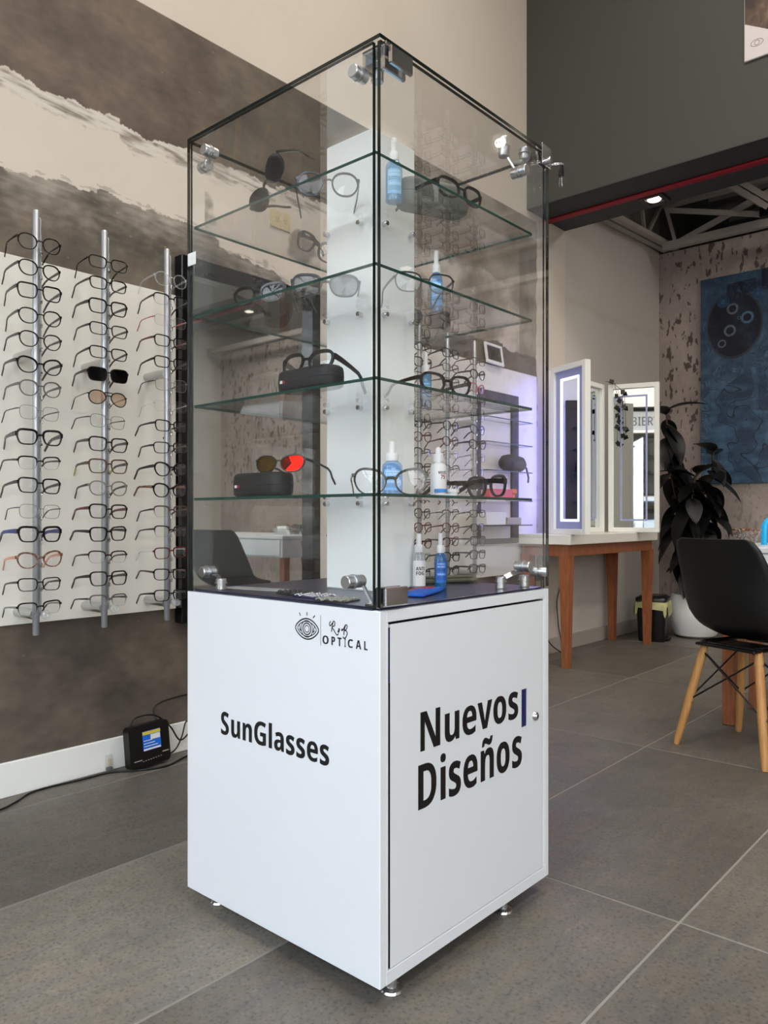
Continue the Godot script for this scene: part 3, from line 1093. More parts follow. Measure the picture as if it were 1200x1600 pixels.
	var lp = obj("lock_plate", st, M.chrome, c)
	st = begin()
	T = Transform3D(Basis(Vector3.RIGHT, PI / 2), Vector3(1.655, 1.762, CZ0 + 0.003))
	lathe(st, [[0, 0.016], [0.007, 0.016], [0.008, 0.014], [0.008, 0.0]], 18)
	T = Transform3D()
	obj("lock_barrel", st, M.chrome, c)
	st = begin()
	box2(st, Vector3(CX0 - 0.0006, 1.494, -1.546), Vector3(CX0, 1.523, -1.515))
	obj("sticker", st, M.white_plastic, c).set_meta("label", "small blank white sticker")
	# keys in the lock
	var keys = thing("key_ring", "two black-headed keys on a wire ring hanging from the glass door lock", "keys", Vector3(1.668, 1.762, CZ0 + 0.02))
	st = begin()
	var ring = []
	for i in 24:
		ring.append(Vector3(0.017 * cos(TAU * i / 24) + 0.01, -0.004 + 0.006 * cos(TAU * i / 24 + 0.6), 0.017 * sin(TAU * i / 24)))
	tube(st, ring, 0.0011, 6, false, 1.0, true)
	obj("ring", st, M.chrome, keys)
	for q in [[0.016, 0.010, 0.12], [0.024, 0.004, -0.15]]:
		st = begin()
		T = Transform3D(Basis(Vector3(0, 0, 1), q[2]), Vector3(q[0], -0.012, q[1]))
		prism(st, PackedVector2Array([Vector2(-0.006, 0.004), Vector2(-0.0075, -0.008), Vector2(-0.006, -0.022), Vector2(0.006, -0.022), Vector2(0.0075, -0.008), Vector2(0.006, 0.004)]), -0.0022, 0.0022)
		var kh = obj("key_head", st, M.black, keys)
		st = begin()
		prism(st, PackedVector2Array([Vector2(-0.003, -0.022), Vector2(-0.003, -0.043), Vector2(-0.0008, -0.046), Vector2(0.003, -0.041), Vector2(0.002, -0.038), Vector2(0.003, -0.034), Vector2(0.003, -0.022)]), -0.001, 0.001)
		T = Transform3D()
		obj("key_blade", st, M.chrome, kh)
	# corner clamps
	corner_clamp("corner_clamp", "chrome glass clamp inside the top front corner beside the door hinge", [[Vector3(1.066, 1.742, -1.003), Vector3.LEFT, 0.036], [Vector3(1.115, 1.766, -1.0), Vector3.UP, 0.04]], [[Vector3(1.074, 1.742, -1.003), Vector3(1.088, 1.752, -1.0)], [Vector3(1.088, 1.752, -1.0), Vector3(1.112, 1.758, -1.0)]])
	corner_clamp("corner_clamp", "chrome glass clamp inside the top corner nearest the leftmost pole", [[Vector3(1.066, 1.742, -1.470), Vector3.LEFT, 0.036], [Vector3(1.105, 1.742, -1.541), Vector3.FORWARD, 0.036]], [[Vector3(1.078, 1.742, -1.472), Vector3(1.086, 1.758, -1.50)], [Vector3(1.086, 1.758, -1.50), Vector3(1.104, 1.745, -1.528)]])
	corner_clamp("corner_clamp", "chrome three-screw glass clamp under the top corner by the door lock", [[Vector3(1.562, 1.710, CZ0 - 0.012), Vector3.BACK, 0.04], [Vector3(1.54, 1.768, -0.985), Vector3.UP, 0.045], [Vector3(1.615, 1.775, -0.975), Vector3.UP, 0.028]], [[Vector3(1.562, 1.712, -0.965), Vector3(1.548, 1.745, -0.98)], [Vector3(1.555, 1.735, -0.975), Vector3(1.612, 1.755, -0.97)]])
	corner_clamp("corner_clamp", "chrome glass clamp at the bottom front corner above the logo", [[Vector3(1.064, 0.785, -1.014), Vector3.LEFT, 0.048]], [[Vector3(1.083, 0.785, -1.012), Vector3(1.092, 0.742, -0.992)]])
	corner_clamp("corner_clamp", "chrome glass clamp at the bottom left corner of the case", [[Vector3(1.066, 0.782, -1.478), Vector3.LEFT, 0.036], [Vector3(1.098, 0.752, -1.47), Vector3.UP, 0.026]], [[Vector3(1.078, 0.782, -1.476), Vector3(1.096, 0.765, -1.47)]])
	corner_clamp("corner_clamp", "chrome clamp group at the bottom right corner of the glass door", [[Vector3(1.578, 0.792, CZ0 - 0.012), Vector3.BACK, 0.04], [Vector3(1.645, 0.776, CZ0 - 0.010), Vector3(0.4, 0, 0.9).normalized(), 0.04], [Vector3(1.55, 0.753, -1.0), Vector3.UP, 0.028], [Vector3(1.63, 0.753, -0.985), Vector3.UP, 0.028]], [[Vector3(1.59, 0.79, -0.965), Vector3(1.64, 0.776, -0.96)], [Vector3(1.60, 0.785, -0.97), Vector3(1.56, 0.765, -0.995)]])

# ------------------------------------------------------------------ eyewear
# s: w,h lens half size; e exponent; top,bot rim thickness; d depth; cat lift; taper; g half gap; th temple height
func lens_outline(s: Dictionary, n: int) -> PackedVector2Array:
	var o = PackedVector2Array()
	for i in n:
		var t = TAU * i / n
		var c = cos(t)
		var q = sin(t)
		var e: float = s.e
		var x = signf(c) * pow(absf(c), 2.0 / e)
		var y = signf(q) * pow(absf(q), 2.0 / e)
		var X: float = s.w * x
		var Y: float = s.h * y
		if y < 0:
			X *= 1.0 + 0.045 * s.taper * y
			X += s.get("droop", 0.0) * s.w * y * -0.3
		else:
			Y *= 1.0 - s.get("flat", 0.0)
		Y += s.cat * s.h * (x + 0.4) * (0.5 + 0.5 * y)
		o.append(Vector2(X, Y))
	return o

func bow(x: float) -> float:
	return -1.25 * x * x

func glasses_mesh(s: Dictionary, n := 26) -> Dictionary:
	var o = {}
	var st = begin()
	var ln = [begin(), begin()]
	var lo = lens_outline(s, n)
	var cx: float = s.g + s.top + s.w
	for side in [-1, 1]:
		var inner = []
		var rings = []
		for i in n:
			var a = lo[(i + n - 1) % n]
			var b = lo[(i + 1) % n]
			var nr = Vector2((b - a).y, -(b - a).x).normalized()
			var q = sin(TAU * i / n)
			var k = smoothstep(-0.35, 0.6, q)
			var t: float = lerpf(s.bot, s.top, k) * s.get("fat", 1.0)
			var d = lerpf(minf(s.d, s.bot * 2.2), s.d, k)
			var p0 = lo[i]
			var p1 = lo[i] + nr * t
			var x0 = side * (cx + p0.x)
			var x1 = side * (cx + p1.x)
			inner.append(Vector3(x0, p0.y, bow(x0)))
			var z0 = bow(x0) + d / 2
			var z1 = bow(x1) + d / 2
			var r = [Vector3(x0, p0.y, z0), Vector3(x1, p1.y, z1), Vector3(x1, p1.y, z1 - d), Vector3(x0, p0.y, z0 - d)]
			if side < 0:
				r.reverse()
			rings.append(r)
		if side < 0:
			rings.reverse()
		rings.reverse()
		loft(st, rings, true, false, -1)
		if not s.get("bare", false):
			var L = ln[0 if side < 0 else 1]
			var c = Vector3(side * cx, 0, bow(cx) + 0.0012)
			for i in n:
				L.set_smooth_group(-1)
				var p = [c, inner[i], inner[(i + 1) % n]]
				if side < 0:
					p = [c, inner[(i + 1) % n], inner[i]]
				put(L, p[0]); put(L, p[2]); put(L, p[1])
	# bridge
	var by: float = s.h * s.get("by", 0.35)
	var bx: float = s.g + s.top * 0.6 + 0.0008
	var bt: float = maxf(s.top, 0.0012) * s.get("bt", 1.0)
	tube(st, [Vector3(-bx, by - 0.002, s.d * 0.1), Vector3(-bx * 0.5, by + 0.0015, s.d * 0.2), Vector3(bx * 0.5, by + 0.0015, s.d * 0.2), Vector3(bx, by - 0.002, s.d * 0.1)], bt * 0.75, 6, true, maxf(0.6, s.d / (bt * 2.0)))
	if s.get("double", false):
		tube(st, [Vector3(-bx - 0.004, s.h * 0.9, 0), Vector3(bx + 0.004, s.h * 0.9, 0)], bt * 0.6, 6)
	# end pieces
	var W: float = cx + s.w + s.top
	var hy: float = s.h * s.get("hy", 0.5) + s.cat * s.h * 0.8
	var th: float = s.th
	for side in [-1, 1]:
		box(st, Vector3(side * (W + 0.0005), hy, bow(W) - 0.002), Vector3(0.0055, th * 0.95, maxf(s.d, 0.003) + 0.003), 0.0008)
	o.frame = done(st)
	if not s.get("bare", false):
		o.lenses = [done(ln[0]), done(ln[1])]
	# temples
	o.temples = []
	o.tips = []
	var len: float = s.get("len", 0.138)
	var drop: float = s.get("drop", 0.036)
	for side in [-1, 1]:
		var path = [[W + 0.001, hy, bow(W) - 0.003, 1.0], [W + 0.002, hy, -0.03, 0.9], [W + 0.002, hy - 0.001, -0.065, 0.72], [W + 0.0015, hy - 0.003, -0.092, 0.66], [W, hy - 0.008, -0.106, 0.66], [W - 0.003, hy - 0.018, -0.118, 0.68], [W - 0.006, hy - drop, -len, 0.6]]
		var rings = []
		for i in path.size():
			var p = path[i]
			var c = Vector3(side * p[0], p[1], p[2])
			var nx = path[mini(i + 1, path.size() - 1)]
			var pv = path[maxi(i - 1, 0)]
			var t = Vector3(0, nx[1] - pv[1], nx[2] - pv[2]).normalized()
			var u = Vector3(0, -t.z, t.y) * (th * 0.5 * p[3])
			var X = Vector3(0.0013 if th > 0.0035 else 0.0008, 0, 0)
			rings.append([c - u - X, c - u + X, c + u + X, c + u - X])
		for part in [[0, 4], [4, 7]]:
			st = begin()
			var rr = rings.slice(part[0], mini(part[1] + 1, 7))
			loft(st, rr, false, true, -1)
			if part[0] == 0:
				o.temples.append(done(st))
			else:
				o.tips.append(done(st))
	return o

var glass_cache := {}

func add_glasses(called: String, label: String, s: Dictionary, fm, tm, lm, at: Vector3, rot := Vector3.ZERO, group := "", tip = null, category := "eyeglasses", n := 26) -> Node3D:
	var key = str(s) + str(n)
	if not glass_cache.has(key):
		glass_cache[key] = glasses_mesh(s, n)
	var g = glass_cache[key]
	var o = thing(called, label, category, at, 0, group)
	o.rotation = rot
	obj("frame", g.frame, fm, o)
	if g.has("lenses"):
		for i in 2:
			obj("lens", g.lenses[i], lm[i] if lm is Array else lm, o)
	for i in 2:
		var t = obj("temple", g.temples[i], tm, o)
		obj("temple_tip", g.tips[i], tip if tip else tm, t)
	return o

func style(w, h, e, top, bot, d, cat, taper, g, th, more := {}) -> Dictionary:
	var s = {"w": w, "h": h, "e": e, "top": top, "bot": bot, "d": d, "cat": cat, "taper": taper, "g": g, "th": th}
	s.merge(more)
	return s

# ------------------------------------------------------------------ along the eyewear wall
func build_wall_panels():
	var st = begin()
	box2(st, Vector3(0.80, 0.557, ZL), Vector3(1.704, 1.757, ZL + 0.02), 0.001)
	tag(obj("wall_board", st, M.white_panel), "off-white wall panel behind the three nearest eyewear poles", "wall panel")
	var bm = thing("wall_mirror", "tall black-framed mirror between the two off-white eyewear boards", "mirror", Vector3(2.075, 0.50, ZL + 0.003))
	st = begin()
	for q in [[-0.366, 0, -0.312, 1.412], [0.312, 0, 0.366, 1.412], [-0.312, 0, 0.312, 0.055], [-0.312, 1.342, 0.312, 1.412]]:
		box2(st, Vector3(q[0], q[1], 0), Vector3(q[2], q[3], 0.05), 0.003)
	obj("frame", st, M.black_gloss, bm)
	st = begin()
	box2(st, Vector3(-0.312, 0.055, 0.01), Vector3(0.312, 1.342, 0.016))
	obj("mirror_glass", st, M.mirror, bm)
	st = begin()
	box2(st, Vector3(2.445, 0.555, ZL), Vector3(4.40, 1.810, ZL + 0.02), 0.001)
	tag(obj("wall_board", st, M.white_panel), "long off-white wall panel seen through the glass case, holding far eyewear poles", "wall panel")
	# outlet
	var o = thing("wall_outlet", "yellowed double socket plate on the bare patch of the wall", "outlet", Vector3(2.246, 2.203, ZL))
	st = begin()
	prism(st, rounded(0.118, 0.074, 0.006), 0, 0.007)
	obj("plate", st, M.outlet, o)
	for x in [-0.022, 0.022]:
		st = begin()
		prism(st, rounded(0.030, 0.032, 0.004), 0.007, 0.0085)
		var s = obj("socket", st, M.outlet, o)
		for dx in [-0.006, 0.006]:
			st = begin()
			box2(st, Vector3(x * 0 + dx - 0.0012, 0.0, 0.0085), Vector3(dx + 0.0012, 0.009, 0.009))
			obj("slot", st, M.black, s)
		st = begin()
		box2(st, Vector3(-0.002, -0.010, 0.0085), Vector3(0.002, -0.006, 0.009))
		obj("slot", st, M.black, s)
		s.position.x = x
	# leaning white-framed photo
	var ph = thing("photo_frame", "small white-framed dark photo leaning on top of the far panel", "picture frame", Vector3(3.885, 1.8105, ZL + 0.035))
	ph.rotation = Vector3(-0.16, 0, -0.02)
	st = begin()
	for q in [[-0.09, 0, 0.09, 0.02], [-0.09, 0.11, 0.09, 0.125], [-0.09, 0.02, -0.075, 0.11], [0.075, 0.02, 0.09, 0.11]]:
		box2(st, Vector3(q[0], q[1], 0), Vector3(q[2], q[3], 0.012), 0.001)
	obj("frame", st, M.white_plastic, ph)
	st = begin()
	box2(st, Vector3(-0.075, 0.02, 0.002), Vector3(0.075, 0.11, 0.006))
	obj("photo", st, mat(Color(0.13, 0.10, 0.085), 0.3), ph)
	# framed wall mirror with glass shelves over it
	var mr = thing("framed_panel", "pale panel in a dark brown frame behind the glass shelves", "framed panel", Vector3(3.92, 1.20, ZL + 0.02))
	st = begin()
	for q in [[-0.23, 0.40, 0.23, 0.452], [0.155, -0.45, 0.23, 0.40], [-0.23, -0.45, -0.18, 0.40], [-0.18, -0.45, 0.155, -0.42]]:
		box2(st, Vector3(q[0], q[1], 0), Vector3(q[2], q[3], 0.02), 0.002)
	obj("frame", st, mat(Color(0.20, 0.17, 0.145), 0.5), mr)
	st = begin()
	box2(st, Vector3(-0.18, -0.42, 0), Vector3(0.155, 0.40, 0.006))
	obj("panel", st, M.white_panel, mr)
	var names = ["topmost of the far glass wall shelves", "second glass wall shelf from the top, carrying eyeglasses", "third glass wall shelf, under the black bag", "fourth glass wall shelf, under the pink box", "lowest glass wall shelf, under white boxes"]
	var ys = [1.475, 1.335, 1.175, 1.005, 0.862]
	for i in 5:
		pane("glass_shelf", Vector3(3.63, ys[i] - 0.006, ZL + 0.042), Vector3(4.11, ys[i], ZL + 0.16), null, M.shelf_glass, M.edge)
		tag(get_node(NodePath("glass_shelf" if i == 0 else "glass_shelf_%03d" % i)), names[i], "shelf", "glass shelves on the far wall panel")
	# bag
	st = begin()
	T = Transform3D(Basis(), Vector3(3.98, 1.176, ZL + 0.10))
	tube(st, [Vector3(-0.12, 0.045, 0), Vector3(-0.09, 0.05, 0), Vector3(0, 0.056, 0), Vector3(0.09, 0.05, 0), Vector3(0.12, 0.045, 0)], [0.028, 0.046, 0.052, 0.046, 0.03], 12, true, 0.8)
	tube(st, [Vector3(0.10, 0.05, 0), Vector3(0.14, 0.03, 0.01), Vector3(0.15, -0.03, 0.02), Vector3(0.145, -0.06, 0.02)], 0.006, 6)
	T = Transform3D()
	tag(obj("black_pouch", st, M.black_soft), "soft black pouch with a hanging strap on the glass wall shelf", "pouch")
	st = begin()
	box2(st, Vector3(3.70, 1.0055, ZL + 0.07), Vector3(3.93, 1.07, ZL + 0.13), 0.004)
	tag(obj("pink_box", st, M.pink), "flat pink box on the glass wall shelf", "box")
	st = begin()
	box2(st, Vector3(3.94, 1.0055, ZL + 0.08), Vector3(3.985, 1.045, ZL + 0.12), 0.008)
	box2(st, Vector3(3.96, 1.045, ZL + 0.09), Vector3(4.02, 1.075, ZL + 0.11), 0.006)
	tag(obj("orange_figure", st, M.orange), "small orange object beside the pink box", "ornament")
	st = begin()
	box2(st, Vector3(3.66, 0.8625, ZL + 0.06), Vector3(3.86, 0.935, ZL + 0.13), 0.002)
	tag(obj("white_box", st, M.white_plastic), "long white box on the lowest glass wall shelf", "box")
	st = begin()
	box2(st, Vector3(3.88, 0.8625, ZL + 0.07), Vector3(4.03, 0.905, ZL + 0.13), 0.002)
	tag(obj("grey_box", st, M.grey_trim), "low grey box at the right end of the lowest glass wall shelf", "box")

func pole(x: float, label: String, group: String) -> Node3D:
	var p = thing("display_pole", label, "display pole", Vector3(x, 0, -2.435), 0, group)
	var st = begin()
	lathe(st, [[0, 0.535], [0.0085, 0.535], [0.0105, 0.538], [0.0105, 1.868], [0.0085, 1.872], [0, 1.872]], 16)
	obj("tube", st, M.alu, p)
	st = begin()
	box2(st, Vector3(0.0115, 0.60, -0.004), Vector3(0.0165, 1.80, 0.004), 0.001)
	tube(st, [Vector3(0.014, 1.79, 0), Vector3(0.014, 1.845, 0.002), Vector3(0.012, 1.852, 0), Vector3(0.009, 1.85, 0)], 0.0022, 6)
	obj("locking_bar", st, M.alu, p)
	for y in [0.60, 1.425]:
		st = begin()
		T = Transform3D(Basis(Vector3.RIGHT, PI / 2), Vector3(0, y, 0))
		lathe(st, [[0, -0.131], [0.0165, -0.131], [0.0165, -0.004], [0, -0.004]], 18)
		T = Transform3D()
		obj("bracket", st, M.brushed, p)
	st = begin()
	T = Transform3D(Basis(Vector3.RIGHT, PI / 2), Vector3(0.018, 0.60, 0.0))
	lathe(st, [[0, 0.0], [0.008, 0.0], [0.008, 0.022], [0.0135, 0.024], [0.0135, 0.034], [0.006, 0.037], [0.006, 0.045], [0.010, 0.047], [0, 0.049]], 14)
	T = Transform3D()
	obj("knob", st, M.clear, p)
	# clear nose rests, one to a pair
	var rest = begin()
	box(rest, Vector3(0.002, 0, 0.012), Vector3(0.009, 0.020, 0.012), 0.002)
	box(rest, Vector3(0.009, -0.012, 0.010), Vector3(0.006, 0.012, 0.008), 0.001)
	var rm = done(rest)
	var bl = begin()
	box(bl, Vector3(0.014, -0.020, 0.007), Vector3(0.006, 0.014, 0.006), 0.001)
	var bm = done(bl)
	for i in 16:
		var r = obj("nose_rest", rm, M.clear, p)
		r.position.y = 1.757 - 0.0755 * i
		var l = obj("lock_tab", bm, M.chrome, p)
		l.position.y = 1.757 - 0.0755 * i
	return p

func build_racks():
	# frame styles: rectangular, square, round, panto, cat-eye, half-rim, wire, aviator, wide
	var S = {
		"rectangular": style(0.0265, 0.0175, 3.4, 0.0028, 0.0019, 0.0035, 0.05, 3.0, 0.0075, 0.0062),
		"square": style(0.0262, 0.0205, 3.6, 0.0036, 0.0024, 0.0040, 0.03, 4.0, 0.0075, 0.0085),
		"heavy square": style(0.0262, 0.0200, 3.2, 0.0052, 0.0030, 0.0045, 0.05, 4.5, 0.0070, 0.0120),
		"round": style(0.0245, 0.0225, 2.15, 0.0026, 0.0022, 0.0035, 0.02, 1.0, 0.0085, 0.0060),
		"panto": style(0.0255, 0.0215, 2.5, 0.0030, 0.0022, 0.0038, 0.06, 4.0, 0.0080, 0.0070),
		"cat-eye": style(0.0270, 0.0205, 2.5, 0.0042, 0.0024, 0.0040, 0.22, 4.0, 0.0075, 0.0085),
		"half-rim": style(0.0265, 0.0180, 3.0, 0.0034, 0.0004, 0.0036, 0.06, 3.0, 0.0080, 0.0055),
		"thin wire": style(0.0258, 0.0205, 2.7, 0.0012, 0.0011, 0.0016, 0.03, 2.0, 0.0085, 0.0032),
		"rimless": style(0.0262, 0.0185, 2.9, 0.0006, 0.0004, 0.0010, 0.03, 2.0, 0.0090, 0.0030),
		"aviator": style(0.0270, 0.0215, 2.3, 0.0028, 0.0022, 0.0025, 0.0, 5.0, 0.0080, 0.0032, {"double": true, "droop": 0.5}),
		"wide": style(0.0290, 0.0200, 3.4, 0.0030, 0.0022, 0.0045, 0.04, 3.0, 0.0062, 0.0080),
	}
	var C = {
		"black": M.black_gloss,
		"dark tortoise": mat(Color(0.16, 0.09, 0.055), 0.2),
		"grey": mat(Color(0.36, 0.345, 0.335), 0.3),
		"clear": M.clear,
		"silver": mat(Color(0.55, 0.54, 0.52), 0.3, 0.8),
		"speckled tortoise": mat(Color.WHITE, 0.25),
		"dark red": mat(Color(0.33, 0.05, 0.06), 0.25),
		"pink": mat(Color(0.75, 0.36, 0.38), 0.3),
		"brown": mat(Color(0.30, 0.20, 0.15), 0.3),
		"blue": mat(Color(0.05, 0.13, 0.42), 0.3),
		"peach": mat(Color(0.80, 0.56, 0.45), 0.35),
		"lime": mat(Color(0.62, 0.64, 0.08), 0.4),
	}
	C["speckled tortoise"].albedo_texture = noise_tex(41, 0.05, Color(0.12, 0.07, 0.05), Color(0.72, 0.50, 0.40), 128, 3)
	triplanar(C["speckled tortoise"], 12.0, false)
	pole(1.107, "leftmost silver pole of eyewear on the near off-white panel", "silver eyewear poles")
	pole(1.338, "second silver eyewear pole from the left, beside the leftmost pole", "silver eyewear poles")
	pole(1.580, "silver eyewear pole beside the black-framed mirror", "silver eyewear poles")
	# rows from the top: [frame colour, style, temple colour, tip colour, lens]
	var rows = [
		[["black", "panto", "black"], ["black", "panto", "dark tortoise"], ["black", "square", "black"], ["black", "panto", "dark tortoise"], ["dark tortoise", "panto", "black"], ["black", "cat-eye", "black"], ["grey", "panto", "grey"], ["silver", "thin wire", "dark tortoise"], ["black", "heavy square", "black"], ["black", "half-rim", "black"], ["black", "square", "black"], ["grey", "thin wire", "black"], ["black", "heavy square", "blue", "black"], ["speckled tortoise", "cat-eye", "peach"], ["black", "rectangular", "dark tortoise"], ["black", "half-rim", "silver", "black"]],
		[["black", "rectangular", "black"], ["black", "rectangular", "black"], ["black", "square", "black"], ["black", "rectangular", "black"], ["black", "rectangular", "dark tortoise"], ["black", "wide", "dark tortoise", "black", "dark"], ["black", "aviator", "silver", "black", "amber"], ["grey", "thin wire", "dark tortoise"], ["black", "square", "dark tortoise"], ["brown", "square", "dark tortoise", "lime"], ["silver", "panto", "black"], ["black", "square", "dark red"], ["black", "square", "black"], ["dark tortoise", "half-rim", "dark tortoise"], ["black", "square", "black"], ["grey", "half-rim", "black"]],
		[["clear", "round", "clear"], ["black", "half-rim", "black"], ["silver", "rimless", "pink"], ["black", "rectangular", "dark red", "brown"], ["black", "rectangular", "black"], ["silver", "thin wire", "dark tortoise", "grey"], ["clear", "rimless", "clear"], ["black", "rectangular", "black"], ["black", "rectangular", "dark tortoise"], ["black", "cat-eye", "black"], ["black", "cat-eye", "speckled tortoise"], ["brown", "half-rim", "black"], ["dark tortoise", "half-rim", "dark tortoise", "black"], ["dark red", "rectangular", "clear"], ["black", "rectangular", "brown", "black"], ["black", "rectangular", "black"]],
	]
	var xs = [1.107, 1.338, 1.580]
	var where = ["on the leftmost pole", "on the second pole", "on the third pole"]
	var grp = ["eyeglasses on the leftmost pole", "eyeglasses on the second pole", "eyeglasses on the third pole"]
	for k in S:
		S[k]["fat"] = 1.3 if S[k].top > 0.0015 else 1.15
		S[k].e *= 1.0 if S[k].e < 2.6 else 1.28
		S[k].th *= 1.25
	for c in 3:
		for i in 16:
			hang(S, C, rows[c][i], xs[c], i, where[c], grp[c])
	# the far poles, seen through the case
	var fx = [2.555, 2.79, 3.03, 3.265, 3.512]
	var fl = ["on the far pole past the mirror", "on the far pole behind the column", "on the far pole at column edge", "on the second far pole", "on the rightmost far pole"]
	var plab = ["far silver eyewear pole just right of the black-framed mirror", "far silver eyewear pole hidden behind the white column", "far silver eyewear pole at the white column's right edge", "second far silver eyewear pole right of the white column", "far silver eyewear pole beside the brown framed panel"]
	var pool = [["black", "rectangular", "black"], ["black", "panto", "black"], ["dark tortoise", "square", "black"], ["black", "half-rim", "black"], ["grey", "thin wire", "black"], ["black", "square", "dark tortoise"], ["brown", "rectangular", "brown"], ["black", "cat-eye", "black"]]
	for c in 5:
		pole(fx[c], plab[c], "silver eyewear poles")
		for i in 16:
			var r = pool[rng.randi() % pool.size()]
			if c in [2, 3] and i in [6, 12, 13]:
				r = ["dark red", "panto", "dark red"]
			if c == 4 and i in [2, 5]:
				r = ["blue" if i == 5 else "pink", "cat-eye", "black"]
			if c == 4 and i == 9:
				r = ["black", "wide", "black", "black", "dark"]
			hang(S, C, r, fx[c], i, fl[c], "eyeglasses " + fl[c])

func hang(S, C, r, x, i, where, group):
	var lens = M.lens
	var cat = "eyeglasses"
	var kind = r[1] + " glasses"
	if r.size() > 4:
		cat = "sunglasses"
		lens = M.lens_dark if r[4] == "dark" else M.lens_amber
		kind = ("wide sunglasses with black lenses" if r[4] == "dark" else "aviator sunglasses with amber lenses")
	var tip = C[r[3]] if r.size() > 3 else null
	var extra = "" if r.size() < 3 or r[2] == r[0] or r[1] == "rimless" else " and %s" % r[2]
	if r.size() > 4:
		extra = ""
	var lab = "%s%s %s, %s %s" % [r[0], extra, kind, ORD[i], where]
	if r.size() > 3 and r[3] == "lime":
		lab = "%s glasses with lime green temple tips, %s %s" % [r[0], ORD[i], where]
	var rot = Vector3(rng.randf_range(-0.10, 0.05), rng.randf_range(-0.10, 0.06), rng.randf_range(-0.035, 0.035))
	var at = Vector3(x + 0.003 + rng.randf_range(-0.002, 0.002), 1.757 - 0.0755 * i + rng.randf_range(-0.004, 0.004), -2.435 + 0.024)
	add_glasses("eyeglasses" if cat == "eyeglasses" else "sunglasses", lab, S[r[1]], C[r[0]], C[r[2]], lens, at, rot, group, tip, cat)

# ------------------------------------------------------------------ on the glass shelves
func bottle(label: String, at: Vector3, h: float, r: float, liquid: Color, label_color: Color, deep := false) -> Node3D:
	var b = thing("spray_bottle", label, "spray bottle", at)
	var m = glass(liquid, 0.5 if deep else 0.36)
	var st = begin()
	lathe(st, [[0, 0], [r * 0.8, 0], [r * 0.97, h * 0.012], [r, h * 0.04], [r, h * 0.52], [r * 0.95, h * 0.57], [r * 0.75, h * 0.615], [r * 0.5, h * 0.64], [r * 0.45, h * 0.66], [0, h * 0.66]], 24)
	obj("bottle_body", st, m, b)
	st = begin()
	lathe(st, [[0, h * 0.012], [r * 0.9, h * 0.012], [r * 0.9, h * 0.5], [r * 0.4, h * 0.6], [0, h * 0.6]], 18)
	obj("liquid", st, m, b)
	# a printed label wraps the front
	st = begin()
	var rr = r + 0.0005
	for i in 14:
		var a0 = -0.9 + 1.8 * i / 14.0
		var a1 = -0.9 + 1.8 * (i + 1) / 14.0
		poly(st, [Vector3(sin(a0) * rr, h * 0.10, cos(a0) * rr), Vector3(sin(a1) * rr, h * 0.10, cos(a1) * rr), Vector3(sin(a1) * rr, h * 0.48, cos(a1) * rr), Vector3(sin(a0) * rr, h * 0.48, cos(a0) * rr)], Vector3(sin(a0), 0, cos(a0)), [Vector2(i / 14.0, 1), Vector2((i + 1) / 14.0, 1), Vector2((i + 1) / 14.0, 0), Vector2(i / 14.0, 0)])
	obj("bottle_label", st, label_print(label_color), b)
	st = begin()
	lathe(st, [[0, h * 0.64], [r * 0.60, h * 0.64], [r * 0.62, h * 0.655], [r * 0.62, h * 0.76], [r * 0.55, h * 0.78], [r * 0.36, h * 0.785], [r * 0.35, h * 0.97], [r * 0.30, h], [0, h]], 20)
	tube(st, [Vector3(0, h * 0.92, 0), Vector3(0, h * 0.92, r * 0.42)], r * 0.09, 8)
	obj("spray_cap", st, M.white_plastic, b)
	b.rotation.y = -0.76
	return b

var prints := {}
func label_print(c: Color) -> StandardMaterial3D:
	if not prints.has(c):
		var im = Image.create(96, 128, false, Image.FORMAT_RGB8)
		im.fill(c)
		var r = RandomNumberGenerator.new()
		r.seed = int(c.r * 900 + c.b * 77)
		var dark = c.darkened(0.55)
		var lite = c.lightened(0.6)
		# lines of small illegible print
		for row in [[8, 10], [24, 12], [42, 5], [52, 5], [70, 11], [90, 4], [98, 4], [106, 4]]:
			var x = 10
			while x < 84:
				var w = r.randi_range(3, 9)
				im.fill_rect(Rect2i(x, row[0], mini(w, 86 - x), row[1]), lite if row[1] > 9 else dark)
				x += w + r.randi_range(2, 4)
		var m = mat(Color.WHITE, 0.35)
		m.albedo_texture = ImageTexture.create_from_image(im)
		prints[c] = m
	return prints[c]

func glasses_case(label: String, at: Vector3, turn: float, size: Vector3, m, logo := true) -> Node3D:
	var o = thing("glasses_case", label, "glasses case", at, turn, "hard eyeglasses cases on the glass shelves")
	# a rounded clamshell, long in x
	for half in [["case_bottom", 0.0, 0.47], ["case_lid", 0.485, 1.0]]:
		var st = begin()
		var rings = []
		for i in 7:
			var v = lerpf(half[1], half[2], i / 6.0)
			var k = 1.0 - 0.10 * pow(absf(v * 2.0 - 1.0), 3.0) - (0.10 if (i == 0 and half[1] == 0.0) or (i == 6 and half[2] == 1.0) else 0.0)
			var pg = rounded(size.x * (1.0 - (1.0 - k) * 0.5), size.z * k, size.z * k * 0.42, 6)
			var ring = []
			for p in pg:
				ring.append(Vector3(p.x, v * size.y, -p.y))
			rings.append(ring)
		loft(st, rings, false, true, 1)
		obj(half[0], st, m, o)
	if logo:
		var st = begin()
		box2(st, Vector3(-size.x * 0.30 - 0.010, size.y * 0.38, size.z * 0.5 - 0.001), Vector3(-size.x * 0.30 - 0.002, size.y * 0.38 + 0.006, size.z * 0.5 + 0.0008))
		obj("emblem", st, M.white_plastic, o)
		st = begin()
		box2(st, Vector3(-size.x * 0.30 - 0.002, size.y * 0.38, size.z * 0.5 - 0.001), Vector3(-size.x * 0.30 + 0.006, size.y * 0.38 + 0.006, size.z * 0.5 + 0.0008))
		obj("emblem", st, M.red_paint, o)
	return o

